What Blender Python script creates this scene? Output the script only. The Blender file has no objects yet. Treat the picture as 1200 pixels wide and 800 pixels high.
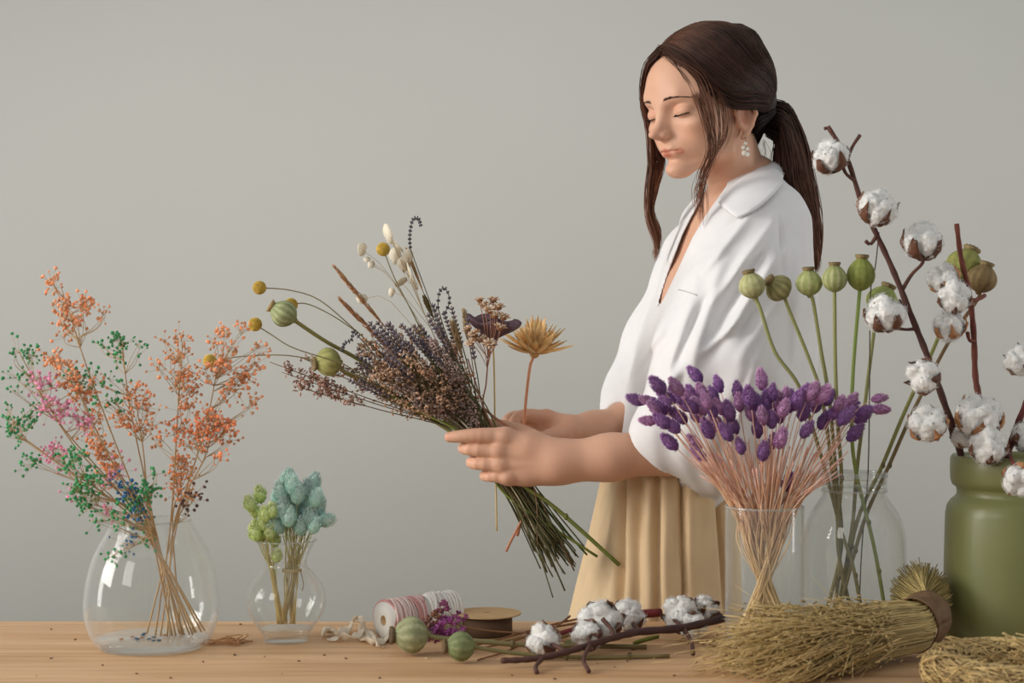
import bpy, math, random
import numpy as np
import openvdb
from mathutils import Vector, Matrix, noise as mnoise

SC = bpy.context.scene
COL = SC.collection
PI = math.pi

# ------------------------------------------------------------------ camera
CAM_Z, FPX = 1.145, 1900.0
cam_data = bpy.data.cameras.new('camera')
cam = bpy.data.objects.new('camera', cam_data); COL.objects.link(cam)
cam.location = (0, 0, CAM_Z); cam.rotation_euler = (PI / 2, 0, 0)
cam_data.sensor_width = 36; cam_data.lens = FPX / 1200 * 36
cam_data.dof.use_dof = True; cam_data.dof.focus_distance = 2.34; cam_data.dof.aperture_fstop = 6.3
SC.camera = cam

# ------------------------------------------------------------------ world, lamps, exposure
SC.view_settings.view_transform = 'Standard'; SC.view_settings.look = 'None'
SC.view_settings.exposure = -0.30; SC.view_settings.gamma = 1.0; SC.view_settings.use_curve_mapping = False
SC.cycles.use_denoising = True
SC.cycles.transparent_max_bounces = 40
world = bpy.data.worlds.new('world'); SC.world = world; world.use_nodes = True
world.node_tree.nodes['Background'].inputs[0].default_value = (0.93, 0.97, 1.0, 1)
world.node_tree.nodes['Background'].inputs[1].default_value = 0.47

def area(name, loc, target, sx, sy, power, col=(1, 1, 1), spread=PI):
    l = bpy.data.lights.new(name, 'AREA'); l.shape = 'RECTANGLE'; l.size = sx; l.size_y = sy
    l.energy = power; l.color = col; l.spread = spread
    o = bpy.data.objects.new(name, l); COL.objects.link(o); o.location = loc
    o.rotation_euler = (Vector(target) - Vector(loc)).to_track_quat('-Z', 'Y').to_euler()
    return o
area('softbox_light', (-2.0, -0.3, 2.15), (0.15, 2.3, 1.05), 0.9, 1.2, 9, (1.0, 0.955, 0.90), 2.2)
area('window_light', (-3.0, 1.5, 2.1), (0.3, 2.35, 1.1), 1.3, 1.7, 20, (1.0, 0.96, 0.91), 1.3)
area('overhead_wall_fill', (0.9, 0.2, 3.5), (0.9, 3.6, 0.7), 5.0, 1.0, 8, (1.0, 0.99, 0.95))  # unseen overhead lamp, added to brighten the wall
area('side_wall_fill', (4.2, 1.9, 1.0), (0.5, 3.62, 0.7), 0.7, 2.0, 16, (1.0, 0.985, 0.95), 1.5)  # added lamp out of view, evens the wall from the right
area('side_wall_fill', (-4.2, 1.9, 1.0), (-0.3, 3.62, 0.7), 0.7, 2.0, 15, (1.0, 0.985, 0.95), 1.5)  # its added counterpart on the left, also only a wall fill

# ------------------------------------------------------------------ helpers
def W(px, py, d):
    """photograph frame (1200x800) at a real distance d in metres -> point of the room"""
    return np.array(((px - 600) / FPX * d, d, CAM_Z - (py - 400) / FPX * d))

def lin(c):
    return tuple((x / 255 / 12.92) if x / 255 <= 0.04045 else ((x / 255 + 0.055) / 1.055) ** 2.4 for x in c)

def nrm(v):
    v = np.asarray(v, float); return v / (np.linalg.norm(v) + 1e-12)

class MB:
    """collects geometry as numpy arrays, links ONE mesh object"""
    def __init__(s): s.v = []; s.q = []; s.t = []; s.c = []; s.m = []; s.n = 0
    def add(s, V, Q=None, T=None, col=None):
        V = np.asarray(V, np.float64).reshape(-1, 3)
        if Q is not None and len(Q): s.q.append(np.asarray(Q, np.int64).reshape(-1, 4) + s.n)
        if T is not None and len(T): s.t.append(np.asarray(T, np.int64).reshape(-1, 3) + s.n)
        if col is None: col = (1, 1, 1)
        C = np.asarray(col, float)
        if C.ndim == 1: C = np.tile(C, (len(V), 1))
        s.c.append(C); s.v.append(V); s.n += len(V); return s
    def tubes(s, P, R, n=5, col=None):
        """P (N,K,3) centre lines, R (N,K) radii"""
        P = np.asarray(P, float); R = np.asarray(R, float)
        if P.ndim == 2: P = P[None]; 
        if R.ndim < 2: R = np.broadcast_to(R, P.shape[:2]) if R.ndim == 0 or R.shape[0] == P.shape[1] else R
        N, K, _ = P.shape
        T = np.gradient(P, axis=1); T /= np.linalg.norm(T, axis=2, keepdims=True) + 1e-12
        ref = np.where(np.abs(T[:, :1, 2:3]) > 0.8, np.array([1., 0.13, 0]), np.array([0.1, 0.05, 1.]))
        ref = np.broadcast_to(ref, P.shape)
        U = np.cross(T, ref); U /= np.linalg.norm(U, axis=2, keepdims=True) + 1e-12
        B = np.cross(T, U)
        a = np.arange(n) * 2 * PI / n
        V = P[:, :, None] + R[:, :, None, None] * (np.cos(a)[None, None, :, None] * U[:, :, None] + np.sin(a)[None, None, :, None] * B[:, :, None])
        idx = np.arange(N * K * n).reshape(N, K, n)
        q = np.stack([idx[:, :-1], idx[:, 1:], np.roll(idx[:, 1:], -1, 2), np.roll(idx[:, :-1], -1, 2)], -1).reshape(-1, 4)
        caps = []
        for k, sgn in ((0, 1), (K - 1, -1)):
            r = idx[:, k]
            for j in range(1, n - 1):
                tri = np.stack([r[:, 0], r[:, j], r[:, j + 1]], -1)
                caps.append(tri if sgn > 0 else tri[:, ::-1])
        C = None
        if col is not None:
            C = np.asarray(col, float)
            if C.ndim == 3: C = np.repeat(C.reshape(N * K, 3), n, axis=0)
            elif C.ndim == 2: C = np.repeat(C, K * n, axis=0) if len(C) == N and N != 1 else np.repeat(C, n, axis=0)
        return s.add(V.reshape(-1, 3), q, np.concatenate(caps), C)
    def tube(s, pts, r, n=6, col=None, sub=0):
        P = np.asarray(pts, float)
        if sub: P = spline(P, sub)
        R = np.asarray(r, float)
        if R.ndim == 0: R = np.full(len(P), float(R))
        elif len(R) != len(P): R = np.interp(np.linspace(0, 1, len(P)), np.linspace(0, 1, len(R)), R)
        c = col
        if col is not None and np.asarray(col).ndim == 2:
            c = np.asarray(col)
            if len(c) != len(P): c = np.stack([np.interp(np.linspace(0, 1, len(P)), np.linspace(0, 1, len(c)), c[:, i]) for i in range(3)], -1)
            c = c[None]
        if c is not None and np.asarray(c).ndim == 1: c = np.broadcast_to(np.asarray(c), (1, len(P), 3))
        return s.tubes(P[None], R[None], n, c)
    def lathe(s, prof, n=40, centre=(0, 0, 0), close=False, col=None, mod=None):
        prof = np.asarray(prof, float); K = len(prof)
        a = np.arange(n) * 2 * PI / n
        r = prof[:, 0][:, None] * np.ones(n)[None]
        if mod is not None: r = r * mod(a)[None]
        V = np.stack([r * np.cos(a), r * np.sin(a), prof[:, 1][:, None] * np.ones(n)[None]], -1) + np.asarray(centre, float)
        idx = np.arange(K * n).reshape(K, n)
        nx = np.roll(idx, -1, 1)
        q = np.stack([idx[:-1], nx[:-1], nx[1:], idx[1:]], -1).reshape(-1, 4)
        if close:
            q = np.concatenate([q, np.stack([idx[-1], nx[-1], nx[0], idx[0]], -1).reshape(-1, 4)])
        C = None
        if col is not None:
            C = np.asarray(col, float)
            if C.ndim == 2: C = np.repeat(C, n, axis=0)
        return s.add(V.reshape(-1, 3), q, None, C)
    def ell(s, c, r, n=12, m=8, rot=None, col=None, disp=0, seed=0):
        th = np.linspace(0, PI, m + 1)[:, None]; ph = np.arange(n)[None] * 2 * PI / n
        D = np.stack([np.sin(th) * np.cos(ph), np.sin(th) * np.sin(ph), np.cos(th) * np.ones_like(ph)], -1).reshape(-1, 3)
        V = D * np.asarray(r, float)
        if disp:
            V *= 1 + disp * np.array([mnoise.noise(Vector(d * 2.3 + seed)) for d in D])[:, None]
        if rot is not None: V = V @ np.asarray(rot).T
        idx = np.arange((m + 1) * n).reshape(m + 1, n); nx = np.roll(idx, -1, 1)
        q = np.stack([idx[:-1], idx[1:], nx[1:], nx[:-1]], -1).reshape(-1, 4)
        return s.add(V + np.asarray(c, float), q, None, col)
    def box(s, lo, hi, bev=0.0, col=None):
        x0, y0, z0 = lo; x1, y1, z1 = hi; b = bev
        if b <= 0:
            V = [(x, y, z) for z in (z0, z1) for y in (y0, y1) for x in (x0, x1)]
            return s.add(V, [(0, 2, 3, 1), (4, 5, 7, 6), (0, 1, 5, 4), (2, 6, 7, 3), (0, 4, 6, 2), (1, 3, 7, 5)], None, col)
        rings = [(z0, 0), (z1 - b, 0), (z1, b)]
        V = []
        for z, i in rings: V += [(x0 + i, y0 + i, z), (x1 - i, y0 + i, z), (x1 - i, y1 - i, z), (x0 + i, y1 - i, z)]
        Q = [(3, 2, 1, 0), (8, 9, 10, 11)]
        for k in range(2):
            for j in range(4):
                a, c2 = k * 4 + j, k * 4 + (j + 1) % 4
                Q.append((a, c2, c2 + 4, a + 4))
        return s.add(V, Q, None, col)
    def xform(s, M):
        M = np.asarray(M)
        s.v = [v @ M[:3, :3].T + M[:3, 3] for v in s.v]; return s
    def mesh(s, name, mat, off=(0, 0, 0), smooth=True):
        V = np.concatenate(s.v) - np.asarray(off, float)
        me = bpy.data.meshes.new(name)
        Q = np.concatenate(s.q) if s.q else np.zeros((0, 4), np.int64)
        T = np.concatenate(s.t) if s.t else np.zeros((0, 3), np.int64)
        me.vertices.add(len(V)); me.vertices.foreach_set('co', V.astype(np.float32).ravel())
        L = np.concatenate([Q.ravel(), T.ravel()]); me.loops.add(len(L)); me.loops.foreach_set('vertex_index', L.astype(np.int32))
        tot = np.concatenate([np.full(len(Q), 4), np.full(len(T), 3)]); st = np.concatenate([[0], np.cumsum(tot)[:-1]])
        me.polygons.add(len(tot)); me.polygons.foreach_set('loop_start', st.astype(np.int32))
        me.polygons.foreach_set('loop_total', tot.astype(np.int32))
        me.polygons.foreach_set('use_smooth', np.full(len(tot), bool(smooth)))
        C = np.concatenate(s.c)
        at = me.color_attributes.new('Col', 'FLOAT_COLOR', 'POINT')
        at.data.foreach_set('color', np.concatenate([C, np.ones((len(C), 1))], 1).astype(np.float32).ravel())
        me.update(calc_edges=True); me.validate()
        if mat is not None: me.materials.append(mat)
        return me
    def build(s, name, mat, parent=None, smooth=True, loc=None):
        off = np.array(parent['_o']) if parent is not None and '_o' in parent else np.zeros(3)
        if parent is None and loc is not None: off = np.asarray(loc, float)
        o = bpy.data.objects.new(name, s.mesh(name, mat, off, smooth)); COL.objects.link(o)
        if parent is not None:
            o.parent = parent
        else: o.location = off
        o['_o'] = [float(x) for x in off]
        return o

def spline(P, sub):
    """Catmull-Rom through the points"""
    P = np.asarray(P, float); n = len(P)
    if n < 3: 
        t = np.linspace(0, 1, sub * (n - 1) + 1)[:, None]; return P[0] * (1 - t) + P[-1] * t
    E = np.concatenate([[2 * P[0] - P[1]], P, [2 * P[-1] - P[-2]]])
    out = []
    for i in range(n - 1):
        p0, p1, p2, p3 = E[i:i + 4]
        for k in range(sub):
            t = k / sub
            out.append(0.5 * (2 * p1 + (p2 - p0) * t + (2 * p0 - 5 * p1 + 4 * p2 - p3) * t * t + (3 * p1 - p0 - 3 * p2 + p3) * t ** 3))
    out.append(P[-1]); return np.array(out)

def thing(name, label, cat, loc, group=None):
    o = bpy.data.objects.new(name, None); COL.objects.link(o)
    o.empty_display_size = 0.02
    o.location = Vector(loc); o['_o'] = [float(x) for x in loc]
    return tag(o, label, cat, group)
def tag(o, label, cat, group=None):
    o['label'] = label; o['category'] = cat
    if group: o['group'] = group
    return o
def struct(o): o['kind'] = 'structure'; return o
def stuff(o): o['kind'] = 'stuff'; return o
def place(mesh, name, parent, pos, zdir, scale=1.0, spin=0.0):
    """a copy of a shared mesh as part of parent, its +Z along zdir"""
    o = bpy.data.objects.new(name, mesh); COL.objects.link(o); o.parent = parent
    q = Vector(zdir).to_track_quat('Z', 'Y')
    p0 = parent.get('_o', (0, 0, 0))
    o.matrix_local = Matrix.Translation(Vector(pos) - Vector(p0)) @ q.to_matrix().to_4x4() @ Matrix.Rotation(spin, 4, 'Z') @ Matrix.Scale(scale, 4)
    return o

# ------------------------------------------------------------------ materials
def mat(name, rgb, rough=0.7, vary=0.0, scale=30.0, bump=0.0, bscale=None, sss=0.0, attr=False, sheen=0.0, rand=0.0, stretch=(1, 1, 1), coat=0.0, rgb2=None, detail=4, spec=0.5, trans=0.0):
    m = bpy.data.materials.new(name); m.use_nodes = True
    nt = m.node_tree; N = nt.nodes; L = nt.links; b = N['Principled BSDF']
    c = lin(rgb); b.inputs['Roughness'].default_value = rough
    b.inputs['Specular IOR Level'].default_value = spec
    b.inputs['Base Color'].default_value = (*c, 1)
    if sss:
        b.inputs['Subsurface Weight'].default_value = sss
        b.inputs['Subsurface Radius'].default_value = (1.0, 0.35, 0.2); b.inputs['Subsurface Scale'].default_value = 0.006
    if sheen: b.inputs['Sheen Weight'].default_value = sheen; b.inputs['Sheen Roughness'].default_value = 0.4
    if coat: b.inputs['Coat Weight'].default_value = coat; b.inputs['Coat Roughness'].default_value = 0.15
    out = None
    tc = N.new('ShaderNodeTexCoord'); mp = N.new('ShaderNodeMapping'); mp.inputs['Scale'].default_value = stretch
    L.new(tc.outputs['Object'], mp.inputs['Vector'])
    if vary or rgb2:
        nz = N.new('ShaderNodeTexNoise'); nz.inputs['Scale'].default_value = scale; nz.inputs['Detail'].default_value = detail
        L.new(mp.outputs[0], nz.inputs['Vector'])
        rp = N.new('ShaderNodeValToRGB'); e = rp.color_ramp.elements
        e[0].position = 0.32; e[1].position = 0.68
        c2 = lin(rgb2) if rgb2 else tuple(min(1, x * (1 + vary)) for x in c)
        c1 = c if rgb2 else tuple(x * (1 - vary) for x in c)
        e[0].color = (*c1, 1); e[1].color = (*c2, 1)
        L.new(nz.outputs['Fac'], rp.inputs['Fac']); out = rp.outputs['Color']
    if attr:
        at = N.new('ShaderNodeAttribute'); at.attribute_name = 'Col'
        if out is None: 
            cr = N.new('ShaderNodeRGB'); cr.outputs[0].default_value = (*c, 1); out = cr.outputs[0]
        mx = N.new('ShaderNodeMix'); mx.data_type = 'RGBA'; mx.blend_type = 'MULTIPLY'; mx.inputs['Factor'].default_value = 1
        L.new(out, mx.inputs['A']); L.new(at.outputs['Color'], mx.inputs['B']); out = mx.outputs['Result']
    if rand:
        oi = N.new('ShaderNodeObjectInfo'); mr = N.new('ShaderNodeMapRange')
        mr.inputs['To Min'].default_value = 1 - rand; mr.inputs['To Max'].default_value = 1 + rand
        L.new(oi.outputs['Random'], mr.inputs['Value'])
        hs = N.new('ShaderNodeHueSaturation'); L.new(mr.outputs[0], hs.inputs['Value'])
        if out is not None: L.new(out, hs.inputs['Color'])
        else: hs.inputs['Color'].default_value = (*c, 1)
        out = hs.outputs['Color']
    if out is not None: L.new(out, b.inputs['Base Color'])
    if bump:
        n2 = N.new('ShaderNodeTexNoise'); n2.inputs['Scale'].default_value = bscale or scale * 2; n2.inputs['Detail'].default_value = 5
        L.new(mp.outputs[0], n2.inputs['Vector'])
        bp = N.new('ShaderNodeBump'); bp.inputs['Strength'].default_value = bump; bp.inputs['Distance'].default_value = 0.002
        L.new(n2.outputs['Fac'], bp.inputs['Height']); L.new(bp.outputs['Normal'], b.inputs['Normal'])
    if trans:
        tr = N.new('ShaderNodeBsdfTranslucent'); ms = N.new('ShaderNodeMixShader'); ms.inputs[0].default_value = trans
        if out is not None: L.new(out, tr.inputs['Color'])
        else: tr.inputs['Color'].default_value = (*c, 1)
        L.new(b.outputs[0], ms.inputs[1]); L.new(tr.outputs[0], ms.inputs[2])
        L.new(ms.outputs[0], N['Material Output'].inputs['Surface'])
    return m

def thin_glass(name, tint=(0.985, 0.99, 0.985), ior=1.45, haze=0.02):
    """thin-walled clear glass: light goes straight through, the surface mirrors by Fresnel, whitened edges imitate bright surroundings refracted there"""
    m = bpy.data.materials.new(name); m.use_nodes = True
    nt = m.node_tree; N = nt.nodes; L = nt.links; N.remove(N['Principled BSDF'])
    t = N.new('ShaderNodeBsdfTransparent'); t.inputs['Color'].default_value = (*tint, 1)
    g = N.new('ShaderNodeBsdfGlossy'); g.inputs['Roughness'].default_value = 0.03
    d = N.new('ShaderNodeBsdfDiffuse'); d.inputs['Color'].default_value = (0.9, 0.92, 0.92, 1)
    lw = N.new('ShaderNodeLayerWeight'); lw.inputs['Blend'].default_value = 0.5      # Schlick: F0 + (1 - F0)(1 - cos)^5
    pw = N.new('ShaderNodeMath'); pw.operation = 'POWER'; pw.inputs[1].default_value = 5; L.new(lw.outputs['Facing'], pw.inputs[0])
    f0 = ((ior - 1) / (ior + 1)) ** 2
    f = N.new('ShaderNodeMath'); f.operation = 'MULTIPLY_ADD'; f.inputs[1].default_value = (1 - f0) * 0.85; f.inputs[2].default_value = f0; L.new(pw.outputs[0], f.inputs[0])
    a = N.new('ShaderNodeMixShader'); b = N.new('ShaderNodeMixShader'); hz = N.new('ShaderNodeMath'); hz.operation = 'MULTIPLY_ADD'; hz.inputs[1].default_value = 0.22; hz.inputs[2].default_value = haze
    p3 = N.new('ShaderNodeMath'); p3.operation = 'POWER'; p3.inputs[1].default_value = 4; L.new(lw.outputs['Facing'], p3.inputs[0]); L.new(p3.outputs[0], hz.inputs[0]); L.new(hz.outputs[0], b.inputs[0])  # diffuse white towards grazing angles, painted in place of refracted light
    L.new(f.outputs[0], a.inputs[0]); L.new(t.outputs[0], a.inputs[1]); L.new(g.outputs[0], a.inputs[2])
    L.new(a.outputs[0], b.inputs[1]); L.new(d.outputs[0], b.inputs[2])
    L.new(b.outputs[0], N['Material Output'].inputs['Surface'])
    return m

# ------------------------------------------------------------------ signed distance modelling
class SDF:
    def __init__(s, lo, hi, vox):
        s.lo = np.array(lo, np.float32); s.vox = vox
        n = np.ceil((np.array(hi) - np.array(lo)) / vox).astype(int) + 1
        ax = [np.float32(lo[i]) + np.arange(n[i], dtype=np.float32) * np.float32(vox) for i in range(3)]
        s.X, s.Y, s.Z = np.meshgrid(*ax, indexing='ij', sparse=True)
        s.shape = tuple(n); s.d = np.full(s.shape, 1.0, np.float32)
    def ell(s, c, r, R=None):
        x, y, z = s.X - c[0], s.Y - c[1], s.Z - c[2]
        if R is not None:
            R = np.asarray(R, np.float32)
            x, y, z = R[0, 0] * x + R[1, 0] * y + R[2, 0] * z, R[0, 1] * x + R[1, 1] * y + R[2, 1] * z, R[0, 2] * x + R[1, 2] * y + R[2, 2] * z
        a = (x / r[0]) ** 2 + (y / r[1]) ** 2 + (z / r[2]) ** 2
        b = (x / r[0] ** 2) ** 2 + (y / r[1] ** 2) ** 2 + (z / r[2] ** 2) ** 2
        k0 = np.sqrt(a); return np.where(k0 < 0.35, (k0 - 1) * min(r), k0 * (k0 - 1) / np.sqrt(b + 1e-9)).astype(np.float32)
    def cap(s, a, b, ra, rb=None, flat=None):
        rb = ra if rb is None else rb
        a = np.asarray(a, np.float32); b = np.asarray(b, np.float32); ab = b - a; L2 = float(ab @ ab) + 1e-12
        x, y, z = s.X - a[0], s.Y - a[1], s.Z - a[2]
        t = np.clip((x * ab[0] + y * ab[1] + z * ab[2]) / L2, 0, 1)
        return (np.sqrt((x - t * ab[0]) ** 2 + (y - t * ab[1]) ** 2 + (z - t * ab[2]) ** 2) - (ra + (rb - ra) * t)).astype(np.float32)
    def chain(s, pts, rs, k=0.004):
        d = None
        for i in range(len(pts) - 1):
            c = s.cap(pts[i], pts[i + 1], rs[i], rs[i + 1])
            d = c if d is None else smin(d, c, k)
        return d
    def add(s, f, k=0.006): s.d = smin(s.d, f, k)
    def cut(s, f, k=0.004): s.d = -smin(-s.d, f, k)
    def mesh(s):
        g = openvdb.FloatGrid(1.0)
        g.copyFromArray(np.ascontiguousarray(np.clip(s.d, -1, 1)))
        P, Q = g.convertToQuads(0.0)
        return P.astype(np.float64) * s.vox + s.lo, Q[:, ::-1].astype(np.int64)
def smin(a, b, k):
    if k <= 0: return np.minimum(a, b)
    h = np.maximum(k - np.abs(a - b), 0) / k
    return np.minimum(a, b) - h * h * (k * 0.25)
def relax(V, Q, it=2, w=0.5):
    n = len(V)
    E = np.concatenate([Q[:, [0, 1]], Q[:, [1, 2]], Q[:, [2, 3]], Q[:, [3, 0]]])
    for _ in range(it):
        A = np.zeros((n, 3)); cnt = np.zeros(n)
        for j in range(3):
            A[:, j] = np.bincount(E[:, 0], V[E[:, 1], j], n) + np.bincount(E[:, 1], V[E[:, 0], j], n)
        cnt = np.bincount(E[:, 0], minlength=n) + np.bincount(E[:, 1], minlength=n)
        V = V * (1 - w) + w * A / np.maximum(cnt, 1)[:, None]
    return V

# ================================================================== the setting
m_wall = mat('wall_paint', (204.5, 203.5, 197), 0.9, vary=0.02, scale=1.2, bump=0.05, bscale=120)
m_floor = mat('floor_screed', (190, 186, 180), 0.7, vary=0.08, scale=3)
w = struct(MB().box((-4.0, 3.62, 0), (4.0, 3.74, 3.4)).build('wall_back', m_wall))
f = struct(MB().box((-4.0, -1.6, -0.1), (4.0, 3.74, 0)).build('floor', m_floor))
m_trim = mat('baseboard_paint', (222, 220, 214), 0.6)
struct(MB().box((-4.0, 3.604, 0), (4.0, 3.62, 0.09), 0.004).build('baseboard_back', m_trim))

# ================================================================== table
TZ, TB = 0.75, 2.292
def wood(name, base, dark):
    m = bpy.data.materials.new(name); m.use_nodes = True
    nt = m.node_tree; N = nt.nodes; L = nt.links; b = N['Principled BSDF']; b.inputs['Roughness'].default_value = 0.55
    b.inputs['Specular IOR Level'].default_value = 0.3
    tc = N.new('ShaderNodeTexCoord'); oi = N.new('ShaderNodeObjectInfo')
    av = N.new('ShaderNodeVectorMath'); av.operation = 'ADD'
    cm = N.new('ShaderNodeCombineXYZ'); mu = N.new('ShaderNodeMath'); mu.operation = 'MULTIPLY'; mu.inputs[1].default_value = 37
    L.new(oi.outputs['Random'], mu.inputs[0]); L.new(mu.outputs[0], cm.inputs[0]); L.new(mu.outputs[0], cm.inputs[1])
    L.new(tc.outputs['Object'], av.inputs[0]); L.new(cm.outputs[0], av.inputs[1])
    mp = N.new('ShaderNodeMapping'); mp.inputs['Scale'].default_value = (1.6, 26, 26); L.new(av.outputs[0], mp.inputs['Vector'])
    n1 = N.new('ShaderNodeTexNoise'); n1.inputs['Scale'].default_value = 1.0; n1.inputs['Detail'].default_value = 8; n1.inputs['Distortion'].default_value = 0.6
    L.new(mp.outputs[0], n1.inputs['Vector'])
    mp2 = N.new('ShaderNodeMapping'); mp2.inputs['Scale'].default_value = (6, 190, 190); L.new(av.outputs[0], mp2.inputs['Vector'])
    n2 = N.new('ShaderNodeTexNoise'); n2.inputs['Scale'].default_value = 1.0; n2.inputs['Detail'].default_value = 3; L.new(mp2.outputs[0], n2.inputs['Vector'])
    rp = N.new('ShaderNodeValToRGB'); e = rp.color_ramp.elements; e[0].position = 0.3; e[1].position = 0.66
    e[0].color = (*lin(dark), 1); e[1].color = (*lin(base), 1); L.new(n1.outputs['Fac'], rp.inputs['Fac'])
    mx = N.new('ShaderNodeMix'); mx.data_type = 'RGBA'; mx.blend_type = 'MULTIPLY'; mx.inputs['Factor'].default_value = 0.32
    rp2 = N.new('ShaderNodeValToRGB'); e = rp2.color_ramp.elements; e[0].position = 0.33; e[1].position = 0.6
    e[0].color = (0.42, 0.34, 0.28, 1); e[1].color = (1, 1, 1, 1); L.new(n2.outputs['Fac'], rp2.inputs['Fac'])
    L.new(rp.outputs[0], mx.inputs['A']); L.new(rp2.outputs[0], mx.inputs['B'])
    L.new(mx.outputs['Result'], b.inputs['Base Color'])
    bp = N.new('ShaderNodeBump'); bp.inputs['Strength'].default_value = 0.2; bp.inputs['Distance'].default_value = 0.001
    L.new(n2.outputs['Fac'], bp.inputs['Height']); L.new(bp.outputs['Normal'], b.inputs['Normal'])
    return m
m_oak = wood('light_oak', (222, 184, 142), (196, 152, 108))
table = thing('wooden_table', 'long light oak plank work table holding all the vases and dried flowers', 'table', (0.1, 1.8, 0))
yy = TB
widths = [0.118, 0.15, 0.118, 0.14, 0.15, 0.13, 0.14]
for k, wd in enumerate(widths):
    MB().box((-1.35, yy - wd + 0.0007, TZ - 0.035 + 0.0004 * (k % 2)), (1.35, yy - 0.0007, TZ), 0.0014).build('plank', m_oak, table, smooth=False)
    yy -= wd
YF = yy
MB().box((-1.25, TB - 0.09, TZ - 0.125), (1.25, TB - 0.06, TZ - 0.035)).box((-1.25, YF + 0.06, TZ - 0.125), (1.25, YF + 0.09, TZ - 0.035)).build('apron', m_oak, table, smooth=False)
for x in (-1.27, 1.19):
    for y in (YF + 0.05, TB - 0.13):
        MB().box((x, y, 0), (x + 0.08, y + 0.08, TZ - 0.035), 0.004).build('leg', m_oak, table, smooth=False)

# ================================================================== the person
m_skin = mat('skin', (214, 166, 138), 0.5, sss=0.12, attr=True, bump=0.04, bscale=400, spec=0.35)
m_hair = mat('hair', (255, 255, 255), 0.55, attr=True, spec=0.28)
m_linen = mat('white_linen', (238, 236, 236), 0.85, vary=0.015, scale=60, bump=0.12, bscale=500, sheen=0.1, trans=0.12)
m_chino = mat('beige_cotton_twill', (210, 182, 142), 0.8, vary=0.03, scale=40, bump=0.1, bscale=600, sheen=0.15)
m_shoe = mat('shoe_leather', (70, 52, 40), 0.5)
m_pearl = mat('pearl', (235, 228, 214), 0.25, coat=0.4)
m_gold = mat('gold_wire', (190, 160, 110), 0.3); m_gold.node_tree.nodes['Principled BSDF'].inputs['Metallic'].default_value = 0.9

person = thing('person', 'woman in white linen shirt and beige trousers holding a dried bouquet, brown ponytail', 'person', (0.25, 2.5, 0.0))
HO = W(829, 135, 2.45)
yaw, pit, HS = math.radians(55), math.radians(12), 0.97
fw0 = np.array((-math.sin(yaw), -math.cos(yaw), 0)); up0 = np.array((0, 0, 1.0))
FWD = fw0 * math.cos(pit) - up0 * math.sin(pit); UPV = up0 * math.cos(pit) + fw0 * math.sin(pit); LFT = np.cross(UPV, FWD)
HR = np.stack([FWD, LFT, UPV], 1)            # head local (forward, left, up) -> room
def h2w(P): return HO + HS * (np.asarray(P, float) @ HR.T)
def w2h(P): return ((np.asarray(P, float) - HO) / HS) @ HR

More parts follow.
